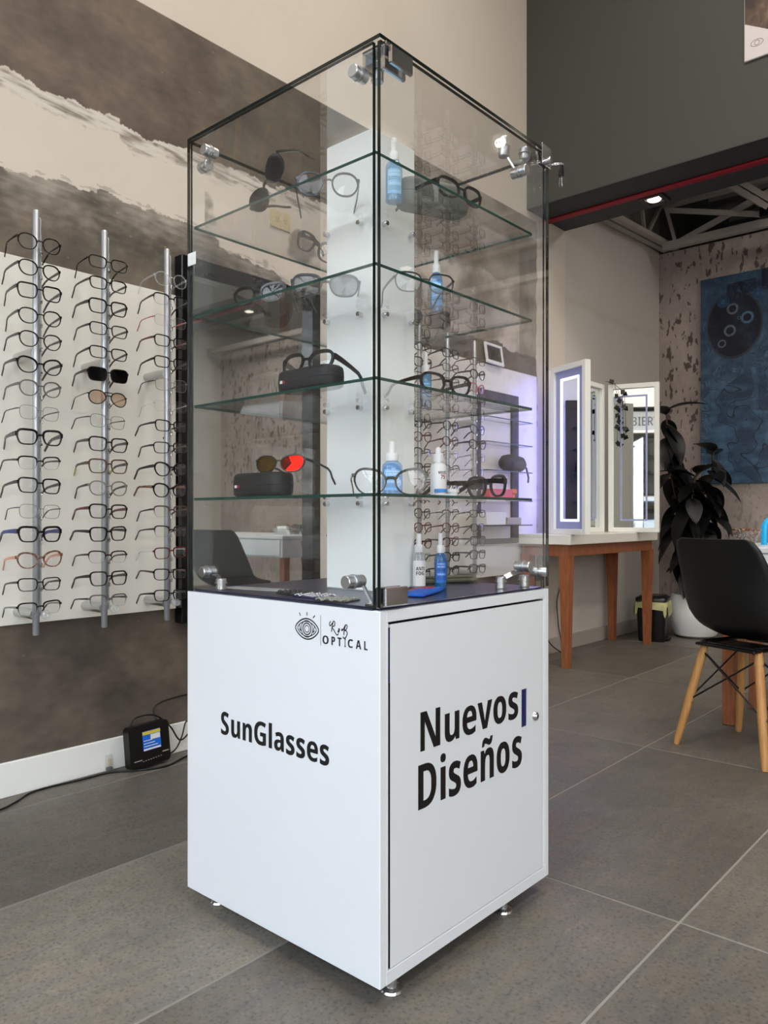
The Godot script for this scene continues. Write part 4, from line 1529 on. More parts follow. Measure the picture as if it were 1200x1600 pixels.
func build_case_contents():
	var thick = style(0.0262, 0.0195, 3.0, 0.0052, 0.0034, 0.0055, 0.05, 4.0, 0.0072, 0.0125, {"drop": 0.030})
	var panto = style(0.0255, 0.0225, 2.35, 0.0030, 0.0026, 0.0040, 0.04, 3.0, 0.0085, 0.0075, {"drop": 0.032})
	var rect = style(0.0275, 0.0165, 3.0, 0.0042, 0.0032, 0.0045, 0.10, 4.0, 0.0075, 0.0090, {"drop": 0.026})
	var wire = style(0.0265, 0.0190, 3.2, 0.0018, 0.0013, 0.0030, 0.05, 4.0, 0.0085, 0.0055, {"drop": 0.030})
	var cat = style(0.0295, 0.0225, 2.5, 0.0040, 0.0026, 0.0042, 0.20, 4.0, 0.0075, 0.0075, {"drop": 0.033})
	var sun = style(0.0285, 0.0205, 3.0, 0.0042, 0.0024, 0.0042, 0.05, 4.0, 0.0070, 0.0075, {"drop": 0.030})
	var blade = style(0.0280, 0.0170, 2.6, 0.0022, 0.0016, 0.0040, 0.12, 4.0, 0.0060, 0.0060, {"drop": 0.030})
	var cateye_sun = style(0.0265, 0.0165, 2.2, 0.0045, 0.0030, 0.0045, 0.40, 4.0, 0.0065, 0.0085, {"drop": 0.026})
	for s in [thick, panto, rect, cat, sun, blade]:
		s["fat"] = 1.22
	wire["fat"] = 1.5
	var face = -0.765     # turned towards the shop's middle aisle
	var G = "eyewear set out on the glass shelves"
	var tort = mat(Color(0.10, 0.055, 0.045), 0.15)
	# top shelf
	var y: float = SHELF[0]
	add_glasses("sunglasses", "black cat-eye sunglasses tipped on their side on the top shelf", cateye_sun, M.black_gloss, M.black_gloss, M.lens_dark, Vector3(1.092, y + 0.036, -1.298), Vector3(0.45, -1.30, 0.78), G, null, "sunglasses", 40)
	add_glasses("eyeglasses", "black round-lensed eyeglasses in front of the white column on the top shelf", panto, M.black_gloss, M.grey_dark, M.lens, Vector3(1.160, y + 0.028, -1.182), Vector3(0, face, 0.0), G, null, "eyeglasses", 40)
	add_glasses("eyeglasses", "thick black eyeglasses tilted at the back of the top shelf, half behind the column", thick, M.black_gloss, M.black_gloss, M.lens, Vector3(1.405, y + 0.024, -1.475), Vector3(0.1, -1.35, -0.55), G, null, "eyeglasses", 40)
	bottle("blue spray bottle with white cap on the top shelf beside the grey case", Vector3(1.275, y, -1.095), 0.139, 0.0185, Color(0.30, 0.66, 0.86), Color(0.55, 0.80, 0.95))
	glasses_case("grey hard eyeglasses case on the top shelf", Vector3(1.372, y, -1.065), -0.40, Vector3(0.172, 0.060, 0.062), M.case_grey, false)
	add_glasses("eyeglasses", "narrow black eyeglasses in front of the grey case on the top shelf", rect, M.black_gloss, M.black_gloss, M.lens, Vector3(1.372, y + 0.022, -0.985), Vector3(0, -0.10, 0), G, null, "eyeglasses", 40)
	# second shelf
	y = SHELF[1]
	add_glasses("eyeglasses", "plain black rectangular eyeglasses at the left of the second shelf", rect, M.black_gloss, M.grey_dark, M.lens, Vector3(1.112, y + 0.0225, -1.355), Vector3(0, -1.35, 0), G, null, "eyeglasses", 40)
	add_glasses("sunglasses", "black sunglasses with mirrored grey lenses before the column on the second shelf", sun, M.black, M.black, M.lens_smoke, Vector3(1.172, y + 0.025, -1.200), Vector3(0, face, 0), G, null, "sunglasses", 40)
	glasses_case("dark rounded eyeglasses case standing behind the glasses on the second shelf", Vector3(1.245, y, -1.44), 1.0, Vector3(0.135, 0.062, 0.06), M.black_soft, false)
	add_glasses("eyeglasses", "thin black wire eyeglasses by the blue spray bottle on the second shelf", wire, M.black, M.grey_dark, M.lens, Vector3(1.292, y + 0.0225, -1.022), Vector3(0, -0.58, 0), G, null, "eyeglasses", 40)
	bottle("slim blue spray bottle on the second shelf behind wire eyeglasses", Vector3(1.432, y, -1.100), 0.144, 0.0145, Color(0.15, 0.55, 0.80), Color(0.35, 0.68, 0.92))
	add_glasses("sunglasses", "black sunglasses at the back of the second shelf behind the slim bottle", sun, M.black, M.black, M.lens_dark, Vector3(1.535, y + 0.025, -1.215), Vector3(0, -0.6, 0), G, null, "sunglasses", 40)
	# third shelf
	y = SHELF[2]
	glasses_case("black eyeglasses case with a tiny white and red emblem on the third shelf", Vector3(1.108, y, -1.180), -PI / 2, Vector3(0.165, 0.045, 0.062), M.black_soft)
	add_glasses("eyeglasses", "thick black eyeglasses resting on the black case on the third shelf", thick, M.black_gloss, M.black_gloss, M.lens, Vector3(1.135, y + 0.068, -1.222), Vector3(-0.26, -1.45, 0), G, null, "eyeglasses", 40)
	add_glasses("eyeglasses", "glossy black eyeglasses in front of the blue spray bottle on the third shelf", rect, M.black_gloss, M.black_gloss, M.lens, Vector3(1.335, y + 0.022, -0.995), Vector3(0, -0.2, 0), G, null, "eyeglasses", 40)
	bottle("dark teal spray bottle at the back of the third shelf", Vector3(1.500, y, -1.185), 0.144, 0.0145, Color(0.06, 0.48, 0.66), Color(0.16, 0.52, 0.72), true)
	# fourth shelf
	y = SHELF[3]
	glasses_case("black eyeglasses case carrying red mirrored sunglasses on the lowest shelf", Vector3(1.110, y, -1.335), -PI / 2, Vector3(0.165, 0.052, 0.062), M.black_soft)
	add_glasses("sunglasses", "sporty sunglasses with red and gold mirrored lenses perched on a black case", blade, M.black, M.black, [M.lens_gold, M.lens_red], Vector3(1.125, y + 0.072, -1.30), Vector3(-0.16, -1.38, 0), G, null, "sunglasses", 40)
	add_glasses("eyeglasses", "dark tortoise cat-eye eyeglasses at the front corner of the lowest shelf", cat, M.black_gloss, tort, M.lens, Vector3(1.178, y + 0.0245, -1.020), Vector3(0, face, 0.0), G, M.peach_tip, "eyeglasses", 48)
	bottle("stout light blue spray bottle behind the tortoise eyeglasses on the lowest shelf", Vector3(1.252, y, -1.080), 0.116, 0.0225, Color(0.35, 0.66, 0.92), Color(0.52, 0.75, 0.96))
	var mb = thing("solution_bottle", "white lens solution bottle lettered MULTI 75 on the lowest shelf", "bottle", Vector3(1.354, y, -1.034), -0.76)
	var st = begin()
	lathe(st, [[0, 0], [0.016, 0], [0.018, 0.002], [0.018, 0.062], [0.0165, 0.069], [0.009, 0.073], [0.009, 0.076], [0, 0.076]], 24)
	obj("bottle_body", st, M.white_plastic, mb)
	st = begin()
	lathe(st, [[0, 0.076], [0.0115, 0.076], [0.0115, 0.092], [0.007, 0.094], [0.0065, 0.103], [0.004, 0.108], [0, 0.108]], 20)
	obj("cap", st, M.white_plastic, mb)
	letter("lettering", "MULTI", 0.019, 0.006, 0.0004, M.ink, mb, Vector3(0, 0.049, 0), 0.35, true, 0.018)
	letter("lettering", "75", 0.011, 0.009, 0.0004, M.red_paint, mb, Vector3(0, 0.038, 0), 0.4, true, 0.018)
	for q in [[0.009, 0.012, Color(0.35, 0.65, 0.25)], [0.004, 0.008, Color(0.45, 0.12, 0.10)]]:
		st = begin()
		for i in 8:
			var a0 = 1.4 * i / 8.0 - 0.4
			var a1 = 1.4 * (i + 1) / 8.0 - 0.4
			poly(st, [Vector3(sin(a0) * 0.0184, q[0], cos(a0) * 0.0184), Vector3(sin(a1) * 0.0184, q[0], cos(a1) * 0.0184), Vector3(sin(a1) * 0.0184, q[1], cos(a1) * 0.0184), Vector3(sin(a0) * 0.0184, q[1], cos(a0) * 0.0184)], Vector3(sin(a0), 0, cos(a0)))
		obj("printed_band", st, mat(q[2], 0.4), mb)
	var lc = thing("lens_case", "contact lens case with one blue and one white cap on the lowest shelf", "lens case", Vector3(1.318, y, -0.985), -0.5)
	st = begin()
	box2(st, Vector3(-0.022, 0, -0.008), Vector3(0.022, 0.004, 0.008), 0.001)
	for x in [-0.014, 0.014]:
		T = Transform3D(Basis(), Vector3(x, 0, 0))
		lathe(st, [[0, 0.0], [0.0105, 0.0], [0.0115, 0.007], [0, 0.007]], 18)
	T = Transform3D()
	obj("tray", st, M.white_plastic, lc)
	for q in [[-0.014, mat(Color(0.20, 0.55, 0.85), 0.4), "blue cap"], [0.014, M.white_plastic, "white cap"]]:
		st = begin()
		T = Transform3D(Basis(), Vector3(q[0], 0, 0))
		lathe(st, [[0, 0.0072], [0.0135, 0.0072], [0.014, 0.009], [0.0135, 0.014], [0.012, 0.0145], [0, 0.0145]], 20)
		T = Transform3D()
		obj("cap", st, q[1], lc).set_meta("label", q[2])
	add_glasses("eyeglasses", "angular dark grey eyeglasses lying with temples up on the lowest shelf", thick, M.grey_dark, M.black_gloss, M.lens, Vector3(1.49, y + 0.024, -0.995), Vector3(0, 1.25, 0), G, null, "eyeglasses", 40)
	# the navy deck
	y = DECK
	var af = thing("spray_bottle", "clear spray bottle lettered ANTI FOG standing on the navy deck", "spray bottle", Vector3(1.43, y, -1.150), -0.76)
	st = begin()
	lathe(st, [[0, 0], [0.014, 0], [0.0155, 0.002], [0.0155, 0.076], [0.0145, 0.081], [0.009, 0.086], [0, 0.086]], 24)
	obj("bottle_body", st, glass(Color(0.75, 0.78, 0.8), 0.35), af)
	st = begin()
	for i in 14:
		var a0 = -1.3 + 2.6 * i / 14.0
		var a1 = -1.3 + 2.6 * (i + 1) / 14.0
		poly(st, [Vector3(sin(a0) * 0.0158, 0.006, cos(a0) * 0.0158), Vector3(sin(a1) * 0.0158, 0.006, cos(a1) * 0.0158), Vector3(sin(a1) * 0.0158, 0.066, cos(a1) * 0.0158), Vector3(sin(a0) * 0.0158, 0.066, cos(a0) * 0.0158)], Vector3(sin(a0), 0, cos(a0)))
	obj("bottle_label", st, M.white_plastic, af)
	letter("lettering", "ANTI", 0.021, 0.0085, 0.0004, M.ink, af, Vector3(0, 0.043, 0), 0.1, true, 0.0159)
	letter("lettering", "FOG", 0.019, 0.0085, 0.0004, M.ink, af, Vector3(0, 0.032, 0), 0.05, true, 0.0159)
	st = begin()
	lathe(st, [[0, 0.085], [0.0105, 0.085], [0.011, 0.087], [0.011, 0.101], [0.0065, 0.104], [0.0062, 0.125], [0.005, 0.129], [0, 0.129]], 20)
	obj("spray_cap", st, M.white_plastic, af)
	bottle("dark blue spray bottle standing on the navy deck beside the anti-fog bottle", Vector3(1.472, y, -1.118), 0.130, 0.0150, Color(0.04, 0.42, 0.66), Color(0.15, 0.42, 0.78), true)
	# folded lens cloths and chains
	st = begin()
	T = Transform3D(Basis(Vector3.UP, 0.35), Vector3(1.32, y, -1.055))
	box(st, Vector3(0, 0.004, 0), Vector3(0.13, 0.006, 0.055), 0.002)
	box(st, Vector3(0.07, 0.005, 0.012), Vector3(0.07, 0.007, 0.018), 0.003)
	T = Transform3D()
	tag(obj("lens_cloth", st, M.blue_cloth), "bright blue lens cloth lying on the navy deck", "cloth")
	st = begin()
	T = Transform3D(Basis(Vector3.UP, 0.3), Vector3(1.36, y, -1.10))
	box(st, Vector3(0, 0.003, 0), Vector3(0.15, 0.005, 0.03), 0.002)
	T = Transform3D()
	tag(obj("lens_cloth", st, mat(Color(0.62, 0.16, 0.22), 0.7)), "red lens cloth edge behind the blue cloth on the deck", "cloth")
	var bag = mat(Color(0.62, 0.62, 0.58), 0.25)
	var labs = ["bagged silver eyeglass chain on the deck nearest the corner clamp", "middle bagged eyeglass chain on the navy deck", "bagged dark eyeglass chain lying farthest left on the navy deck"]
	for k in 3:
		var ch = thing("eyeglass_chain", labs[k], "eyeglass chain", Vector3(1.105 + 0.02 * k, y, -1.10 - 0.085 * k), 0.25 - 0.3 * k, "bagged eyeglass chains on the navy deck")
		st = begin()
		box(st, Vector3(0, 0.0012, 0), Vector3(0.06, 0.0018, 0.075), 0.0005)
		obj("card", st, M.black if k != 1 else M.navy_edge, ch)
		var bead = SphereMesh.new()
		bead.radius = 0.0022
		bead.height = 0.0044
		bead.radial_segments = 6
		bead.rings = 4
		st = begin()
		for j in 5:
			for i in 22:
				st.append_from(bead, 0, Transform3D(Basis(), Vector3(-0.024 + 0.012 * j + 0.003 * sin(i * 0.8 + j), 0.0045 + 0.0015 * sin(i + j * 2.0), -0.034 + 0.0032 * i)))
		var bs = obj("beads", st, bag if k == 0 else M.chrome if k == 1 else M.grey_dark, ch)
		bs.set_meta("kind", "stuff")
	st = begin()
	T = Transform3D(Basis(Vector3.UP, 0.2), Vector3(1.16, y, -1.42))
	box(st, Vector3(0, 0.001, 0), Vector3(0.05, 0.0015, 0.16), 0.0004)
	T = Transform3D()
	tag(obj("paper_strip", st, mat(Color(0.70, 0.70, 0.68), 0.5)), "pale paper strip lying on the navy deck at the left", "paper")
	st = begin()
	T = Transform3D(Basis(Vector3.UP, -0.45), Vector3(1.60, y, -1.20))
	box(st, Vector3(0, 0.006, 0), Vector3(0.17, 0.010, 0.05), 0.003)
	box(st, Vector3(0.0, 0.014, 0.0), Vector3(0.15, 0.006, 0.03), 0.002)
	T = Transform3D()
	tag(obj("pen_tray", st, mat(Color(0.35, 0.34, 0.27), 0.4)), "low olive grey tray at the back right of the navy deck", "tray")

# ------------------------------------------------------------------ vanity with folding mirror
func mirror_wing(parent: Node3D, called: String, a: Vector3, b: Vector3, led: float, flip := 1.0):
	# hinge at a, outer edge at b; the face looks to local +z
	var d = b - a
	var w = d.length()
	var g = Node3D.new()
	g.name = called
	parent.add_child(g, true)
	g.position = (a + b) / 2 - parent.position
	g.rotation.y = atan2(-d.z, d.x) + (PI if flip < 0 else 0.0)
	var h := 1.015
	var f := 0.032
	var st = begin()
	for q in [[-w / 2, 0, -w / 2 + f, h], [w / 2 - f, 0, w / 2, h], [-w / 2 + f, 0, w / 2 - f, f], [-w / 2 + f, h - f, w / 2 - f, h]]:
		box2(st, Vector3(q[0], q[1], -0.02), Vector3(q[2], q[3], 0.02), 0.002)
	box2(st, Vector3(-w / 2 + f, f, -0.018), Vector3(w / 2 - f, h - f, -0.006))
	obj("frame", st, M.white_trim, g)
	# frosted border, light strip, mirror
	var bo := 0.045 * clampf(w / 0.33, 0.6, 1.3)
	var x1 = w / 2 - f
	var xi = x1 - bo
	st = begin()
	box2(st, Vector3(-x1, f, -0.006), Vector3(x1, h - f, 0.0))
	obj("mirror", st, M.mirror, g)
	st = begin()
	for q in [[-x1, f, -xi, h - f], [xi, f, x1, h - f], [-xi, f, xi, f + bo], [-xi, h - f - bo, xi, h - f]]:
		box2(st, Vector3(q[0], q[1], 0.0002), Vector3(q[2], q[3], 0.002))
	if led > 0:
		obj("frosted_border", st, M.frosted, g)
		st = begin()
		var s := 0.014
		for q in [[-xi, f + bo, -xi + s, h - f - bo], [xi - s, f + bo, xi, h - f - bo], [-xi + s, f + bo, xi - s, f + bo + s], [-xi + s, h - f - bo - s, xi - s, h - f - bo]]:
			box2(st, Vector3(q[0], q[1], 0.0003), Vector3(q[2], q[3], 0.0045), 0.001)
		obj("led_strip", st, M.led, g)
	else:
		st = begin()
		var s := 0.012
		for q in [[-xi, f + bo, -xi + s, h - f - bo], [xi - s, f + bo, xi, h - f - bo], [-xi + s, f + bo, xi - s, f + bo + s], [-xi + s, h - f - bo - s, xi - s, h - f - bo]]:
			box2(st, Vector3(q[0], q[1], 0.0003), Vector3(q[2], q[3], 0.002))
		obj("frosted_line", st, M.frosted, g)
	return g

func build_vanity():
	var t = thing("vanity_table", "white-topped wooden console table under the folding lit mirror", "table", Vector3(4.80, 0, -2.40))
	var st = begin()
	box2(st, Vector3(-0.64, 0.742, -0.18), Vector3(0.66, 0.803, 0.20), 0.003)
	obj("tabletop", st, M.white_panel, t)
	st = begin()
	for q in [[-0.61, -0.15, 0.63, -0.125], [-0.61, 0.145, 0.63, 0.17], [-0.61, -0.125, -0.585, 0.145], [0.605, -0.125, 0.63, 0.145]]:
		box2(st, Vector3(q[0], 0.672, q[1]), Vector3(q[2], 0.742, q[3]), 0.001)
	obj("apron", st, M.wood, t)
	for q in [[-0.585, 0.145], [0.605, 0.145], [-0.585, -0.12], [0.605, -0.12]]:
		st = begin()
		var rings = []
		for k in [[0.0, 0.021], [0.68, 0.033]]:
			rings.append([Vector3(q[0] - k[1], k[0], q[1] - k[1]), Vector3(q[0] - k[1], k[0], q[1] + k[1]), Vector3(q[0] + k[1], k[0], q[1] + k[1]), Vector3(q[0] + k[1], k[0], q[1] - k[1])])
		loft(st, rings, false, true, -1)
		obj("leg", st, M.wood, t)
	var m = thing("folding_mirror", "three-part white framed vanity mirror, its left wing edged with light", "mirror", Vector3(4.65, 0.804, -2.40))
	var y := 0.804
	mirror_wing(m, "left_wing", Vector3(4.27, y, -2.375), Vector3(4.135, y, -2.075), 1.0, 1.0)
	mirror_wing(m, "centre_panel", Vector3(4.30, y, -2.415), Vector3(5.02, y, -2.415), 0.0, 1.0)
	mirror_wing(m, "right_wing", Vector3(5.06, y, -2.385), Vector3(5.155, y, -2.065), 0.0, 1.0)
	# light thrown by the strips of the left wing
	var wing = m.get_node("left_wing")
	var nrm: Vector3 = (wing.global_transform.basis * Vector3.BACK).normalized()
	area_light("mirror_strip_light", wing.global_position + Vector3(0, 0.5, 0) + nrm * 0.03, Vector2(0.2, 0.85), 0.35, Color(0.62, 0.62, 1.0), nrm)
	# a light strip on the back of the centre panel washes the wall
	st = begin()
	box2(st, Vector3(-0.33, 0.06, -0.042), Vector3(-0.31, 0.95, -0.036))
	obj("back_light_strip", st, M.led, m)
	area_light("mirror_back_light", Vector3(4.33, y + 0.505, -2.445), Vector2(0.02, 0.88), 0.34, Color(0.46, 0.46, 1.0), Vector3(0, 0, -1))
	# ivy hung over the mirror hinge
	var iv = thing("ivy_garland", "thin dark ivy garland hanging over the mirror hinge", "garland", Vector3(5.02, 1.82, -2.345))
	st = begin()
	tube(st, [Vector3(-0.05, 0.01, -0.02), Vector3(0, 0.012, 0.02), Vector3(0.0, -0.1, 0.045), Vector3(0.01, -0.25, 0.04), Vector3(-0.005, -0.42, 0.045)], 0.0018, 5)
	tube(st, [Vector3(0.02, 0.01, 0.0), Vector3(0.01, -0.05, 0.07), Vector3(0.02, -0.2, 0.075), Vector3(0.015, -0.36, 0.08)], 0.0018, 5)
	obj("stem", st, M.ivy, iv)
	var lf = begin()
	prism(lf, PackedVector2Array([Vector2(0, 0.022), Vector2(0.010, 0.010), Vector2(0.021, 0.006), Vector2(0.012, -0.008), Vector2(0, -0.024), Vector2(-0.012, -0.008), Vector2(-0.021, 0.006), Vector2(-0.010, 0.010)]), -0.001, 0.001)
	var lm = done(lf)
	for q in [[-0.02, -0.09, 0.045], [0.015, -0.12, 0.05], [-0.015, -0.17, 0.045], [0.025, -0.16, 0.078], [-0.01, -0.22, 0.045], [0.015, -0.26, 0.045], [-0.015, -0.30, 0.045], [0.03, -0.31, 0.082], [0.005, -0.36, 0.08], [-0.005, -0.41, 0.048], [0.02, -0.06, 0.072], [0.0, 0.015, 0.0]]:
		var o = obj("leaf", lm, M.ivy, iv)
		o.position = Vector3(q[0], q[1], q[2])
		o.rotation = Vector3(rng.randf_range(-0.5, 0.5), -1.1 + rng.randf_range(-0.8, 0.8), rng.randf_range(-0.7, 0.7))
	# power strip and cords under the table
	st = begin()
	box2(st, Vector3(4.33, 0.50, ZL), Vector3(4.43, 0.54, ZL + 0.05), 0.005)
	tag(obj("power_block", st, M.black), "black power block on the wall beneath the vanity table", "power strip")
	st = begin()
	tube(st, smooth_path([Vector3(4.44, 0.50, ZL + 0.03), Vector3(4.46, 0.35, ZL + 0.02), Vector3(4.45, 0.2, ZL + 0.03), Vector3(4.52, 0.08, ZL + 0.05), Vector3(4.6, 0.01, ZL + 0.10)]), 0.004, 6)
	tag(obj("power_cable", st, M.black), "black cord dropping from the power block to the floor", "cord")
	st = begin()
	var loop = []
	for i in 12:
		loop.append(Vector3(4.70 + 0.03 * cos(i * 0.6), 0.52 - 0.045 * i, ZL + 0.015 + 0.004 * sin(i * 1.3)))
	tube(st, smooth_path(loop), 0.0035, 6)
	tag(obj("power_cable", st, M.grey_dark), "wavy grey cord on the wall behind the near vanity leg", "cord")
	var ou = begin()
	box2(ou, Vector3(4.40, 0.05, ZL + 0.012), Vector3(4.425, 0.16, ZL + 0.03), 0.002)
	tag(obj("wood_offcut", ou, M.beech), "short wooden offcut leaning on the baseboard under the vanity table", "offcut")

# ------------------------------------------------------------------ far corner: plant, bin, painting
func leaf_mesh(l: float, w: float, bend: float) -> ArrayMesh:
	var st = begin()
	var n = 9
	var rows = []
	for i in n + 1:
		var t = float(i) / n
		var half = w * 0.5 * pow(sin(PI * pow(t, 0.8)), 0.75) if i > 0 and i < n else 0.001
		var y = -bend * t * t
		var z = l * t * (1.0 - 0.2 * bend * t)
		rows.append([Vector3(-half, y + 0.12 * half, z), Vector3(-half * 0.5, y + 0.02 * half, z), Vector3(0, y - 0.004, z), Vector3(half * 0.5, y + 0.02 * half, z), Vector3(half, y + 0.12 * half, z)])
	loft(st, rows, false, false, 1, true)
	# underside a little below, closed at the rim
	var low = []
	for r in rows:
		var k = []
		for v in r:
			k.append(v - Vector3(0, 0.0015, 0))
		k.reverse()
		low.append(k)
	loft(st, low, false, false, 2, true)
	return done(st)

func build_corner():
	var pot = thing("plant_pot", "rounded white floor pot in the corner under the rubber plant", "plant pot", Vector3(5.98, 0, -2.12))
	var st = begin()
	lathe(st, [[0, 0], [0.11, 0], [0.15, 0.02], [0.185, 0.10], [0.195, 0.19], [0.18, 0.28], [0.165, 0.325], [0.155, 0.325], [0.165, 0.27], [0, 0.27]], 32)
	obj("body", st, M.white_plastic, pot)
	st = begin()
	lathe(st, [[0, 0.275], [0.155, 0.275], [0.10, 0.285], [0, 0.288]], 20)
	obj("soil", st, mat(Color(0.10, 0.08, 0.06), 0.95), pot)
	var pl = thing("rubber_plant", "tall dark-leaved rubber plant standing in the corner beside the painting", "plant", Vector3(5.98, 0.28, -2.12))
	var stems = [[Vector3(0, 0, 0), Vector3(-0.05, 0.5, -0.06), Vector3(-0.10, 1.0, -0.16), Vector3(-0.06, 1.45, -0.20)], [Vector3(0.02, 0, 0.02), Vector3(0.02, 0.4, 0.06), Vector3(0.0, 0.8, 0.10), Vector3(0.02, 1.12, 0.13)], [Vector3(-0.02, 0, 0.03), Vector3(-0.12, 0.3, 0.02), Vector3(-0.16, 0.7, 0.02), Vector3(-0.15, 0.95, 0.06)]]
	for s in stems:
		st = begin()
		tube(st, s, [0.012, 0.010, 0.008, 0.005], 7)
		obj("stem", st, mat(Color(0.34, 0.26, 0.18), 0.7), pl)
	var shapes = [leaf_mesh(0.27, 0.135, 0.10), leaf_mesh(0.31, 0.15, 0.16), leaf_mesh(0.23, 0.12, 0.05)]
	var r2 = RandomNumberGenerator.new()
	r2.seed = 19
	for s in 3:
		var cnt = [30, 26, 26][s]
		for i in cnt:
			var t = lerpf(0.26, 1.0, float(i) / (cnt - 1)) * 2.999
			var k = mini(int(t), 2)
			var p: Vector3 = stems[s][k].lerp(stems[s][k + 1], t - k)
			var o = obj("leaf", shapes[r2.randi() % 3], M.leaf if r2.randf() < 0.85 else M.leaf_back, pl)
			var turn = i * 2.4 + s * 1.1 + r2.randf_range(-0.4, 0.4)
			# keep clear of the two walls
			var dir = Vector3(sin(turn), 0, cos(turn))
			if p.x + dir.x * 0.3 > 0.40:
				turn = atan2(-absf(dir.x), dir.z)
				dir = Vector3(sin(turn), 0, cos(turn))
			if p.z + dir.z * 0.3 < -0.42:
				turn = atan2(dir.x, absf(dir.z))
			o.position = p
			o.rotation = Vector3(r2.randf_range(0.15, 0.95) if i < cnt - 2 else -0.5, turn, 0)
	# waste bin
	var bin = thing("waste_bin", "black pedal bin with a yellowish liner beside the white plant pot", "bin", Vector3(5.62, 0, -2.30), 0.25)
	st = begin()
	var rings = []
	for k in [[0.0, 0.105], [0.02, 0.11], [0.28, 0.125]]:
		var ring = []
		for p in rounded(k[1] * 2.0, k[1] * 1.7, 0.03, 4):
			ring.append(Vector3(p.x, k[0], -p.y))
		rings.append(ring)
	loft(st, rings, false, true, 1)
	obj("body", st, M.black, bin)
	st = begin()
	rings = []
	var rr2 = RandomNumberGenerator.new()
	rr2.seed = 4
	for k in [[0.215, 0.141, 0.035], [0.25, 0.138, 0.012], [0.288, 0.131, 0.004], [0.292, 0.118, 0.0]]:
		var ring = []
		var i = 0
		for p in rounded(k[1] * 2.0, k[1] * 1.72, 0.035, 7):
			ring.append(Vector3(p.x, k[0] + k[2] * sin(i * 1.3) + rr2.randf_range(-0.5, 0.5) * k[2], -p.y) * Vector3(1.0 + 0.02 * sin(i * 2.1), 1, 1.0 + 0.02 * sin(i * 2.1)))
			i += 1
		rings.append(ring)
	loft(st, rings, false, false, 1)
	obj("liner", st, M.bag, bin)
	st = begin()
	rings = []
	for k in [[0.293, 0.130], [0.315, 0.130], [0.332, 0.10]]:
		var ring = []
		for p in rounded(k[1] * 2.0, k[1] * 1.7, 0.035, 5):
			ring.append(Vector3(p.x, k[0], -p.y))
		rings.append(ring)
	loft(st, rings, false, true, 1)
	obj("lid", st, M.black, bin)
	st = begin()
	box2(st, Vector3(-0.04, 0.012, 0.09), Vector3(0.04, 0.024, 0.125), 0.004)
	obj("pedal", st, M.black, bin)
	# painting
	var pa = thing("painting", "large blue swirling painting with a dark lens instrument on the peeled plaster wall", "painting", Vector3(X1 - 0.002, 1.173, -1.58), -PI / 2)
	st = begin()
	box2(st, Vector3(-0.65, 0, 0.0), Vector3(0.65, 1.65, 0.03), 0.001)
	obj("stretcher", st, mat(Color(0.12, 0.18, 0.28), 0.7), pa)
	st = begin()
	poly(st, [Vector3(-0.65, 1.65, 0.0312), Vector3(0.65, 1.65, 0.0312), Vector3(0.65, 0, 0.0312), Vector3(-0.65, 0, 0.0312)], Vector3.BACK, [Vector2(0, 0), Vector2(1, 0), Vector2(1, 1), Vector2(0, 1)])
	var pm = mat(Color.WHITE, 0.5)
	pm.albedo_texture = painting_texture()
	obj("canvas", st, pm, pa)

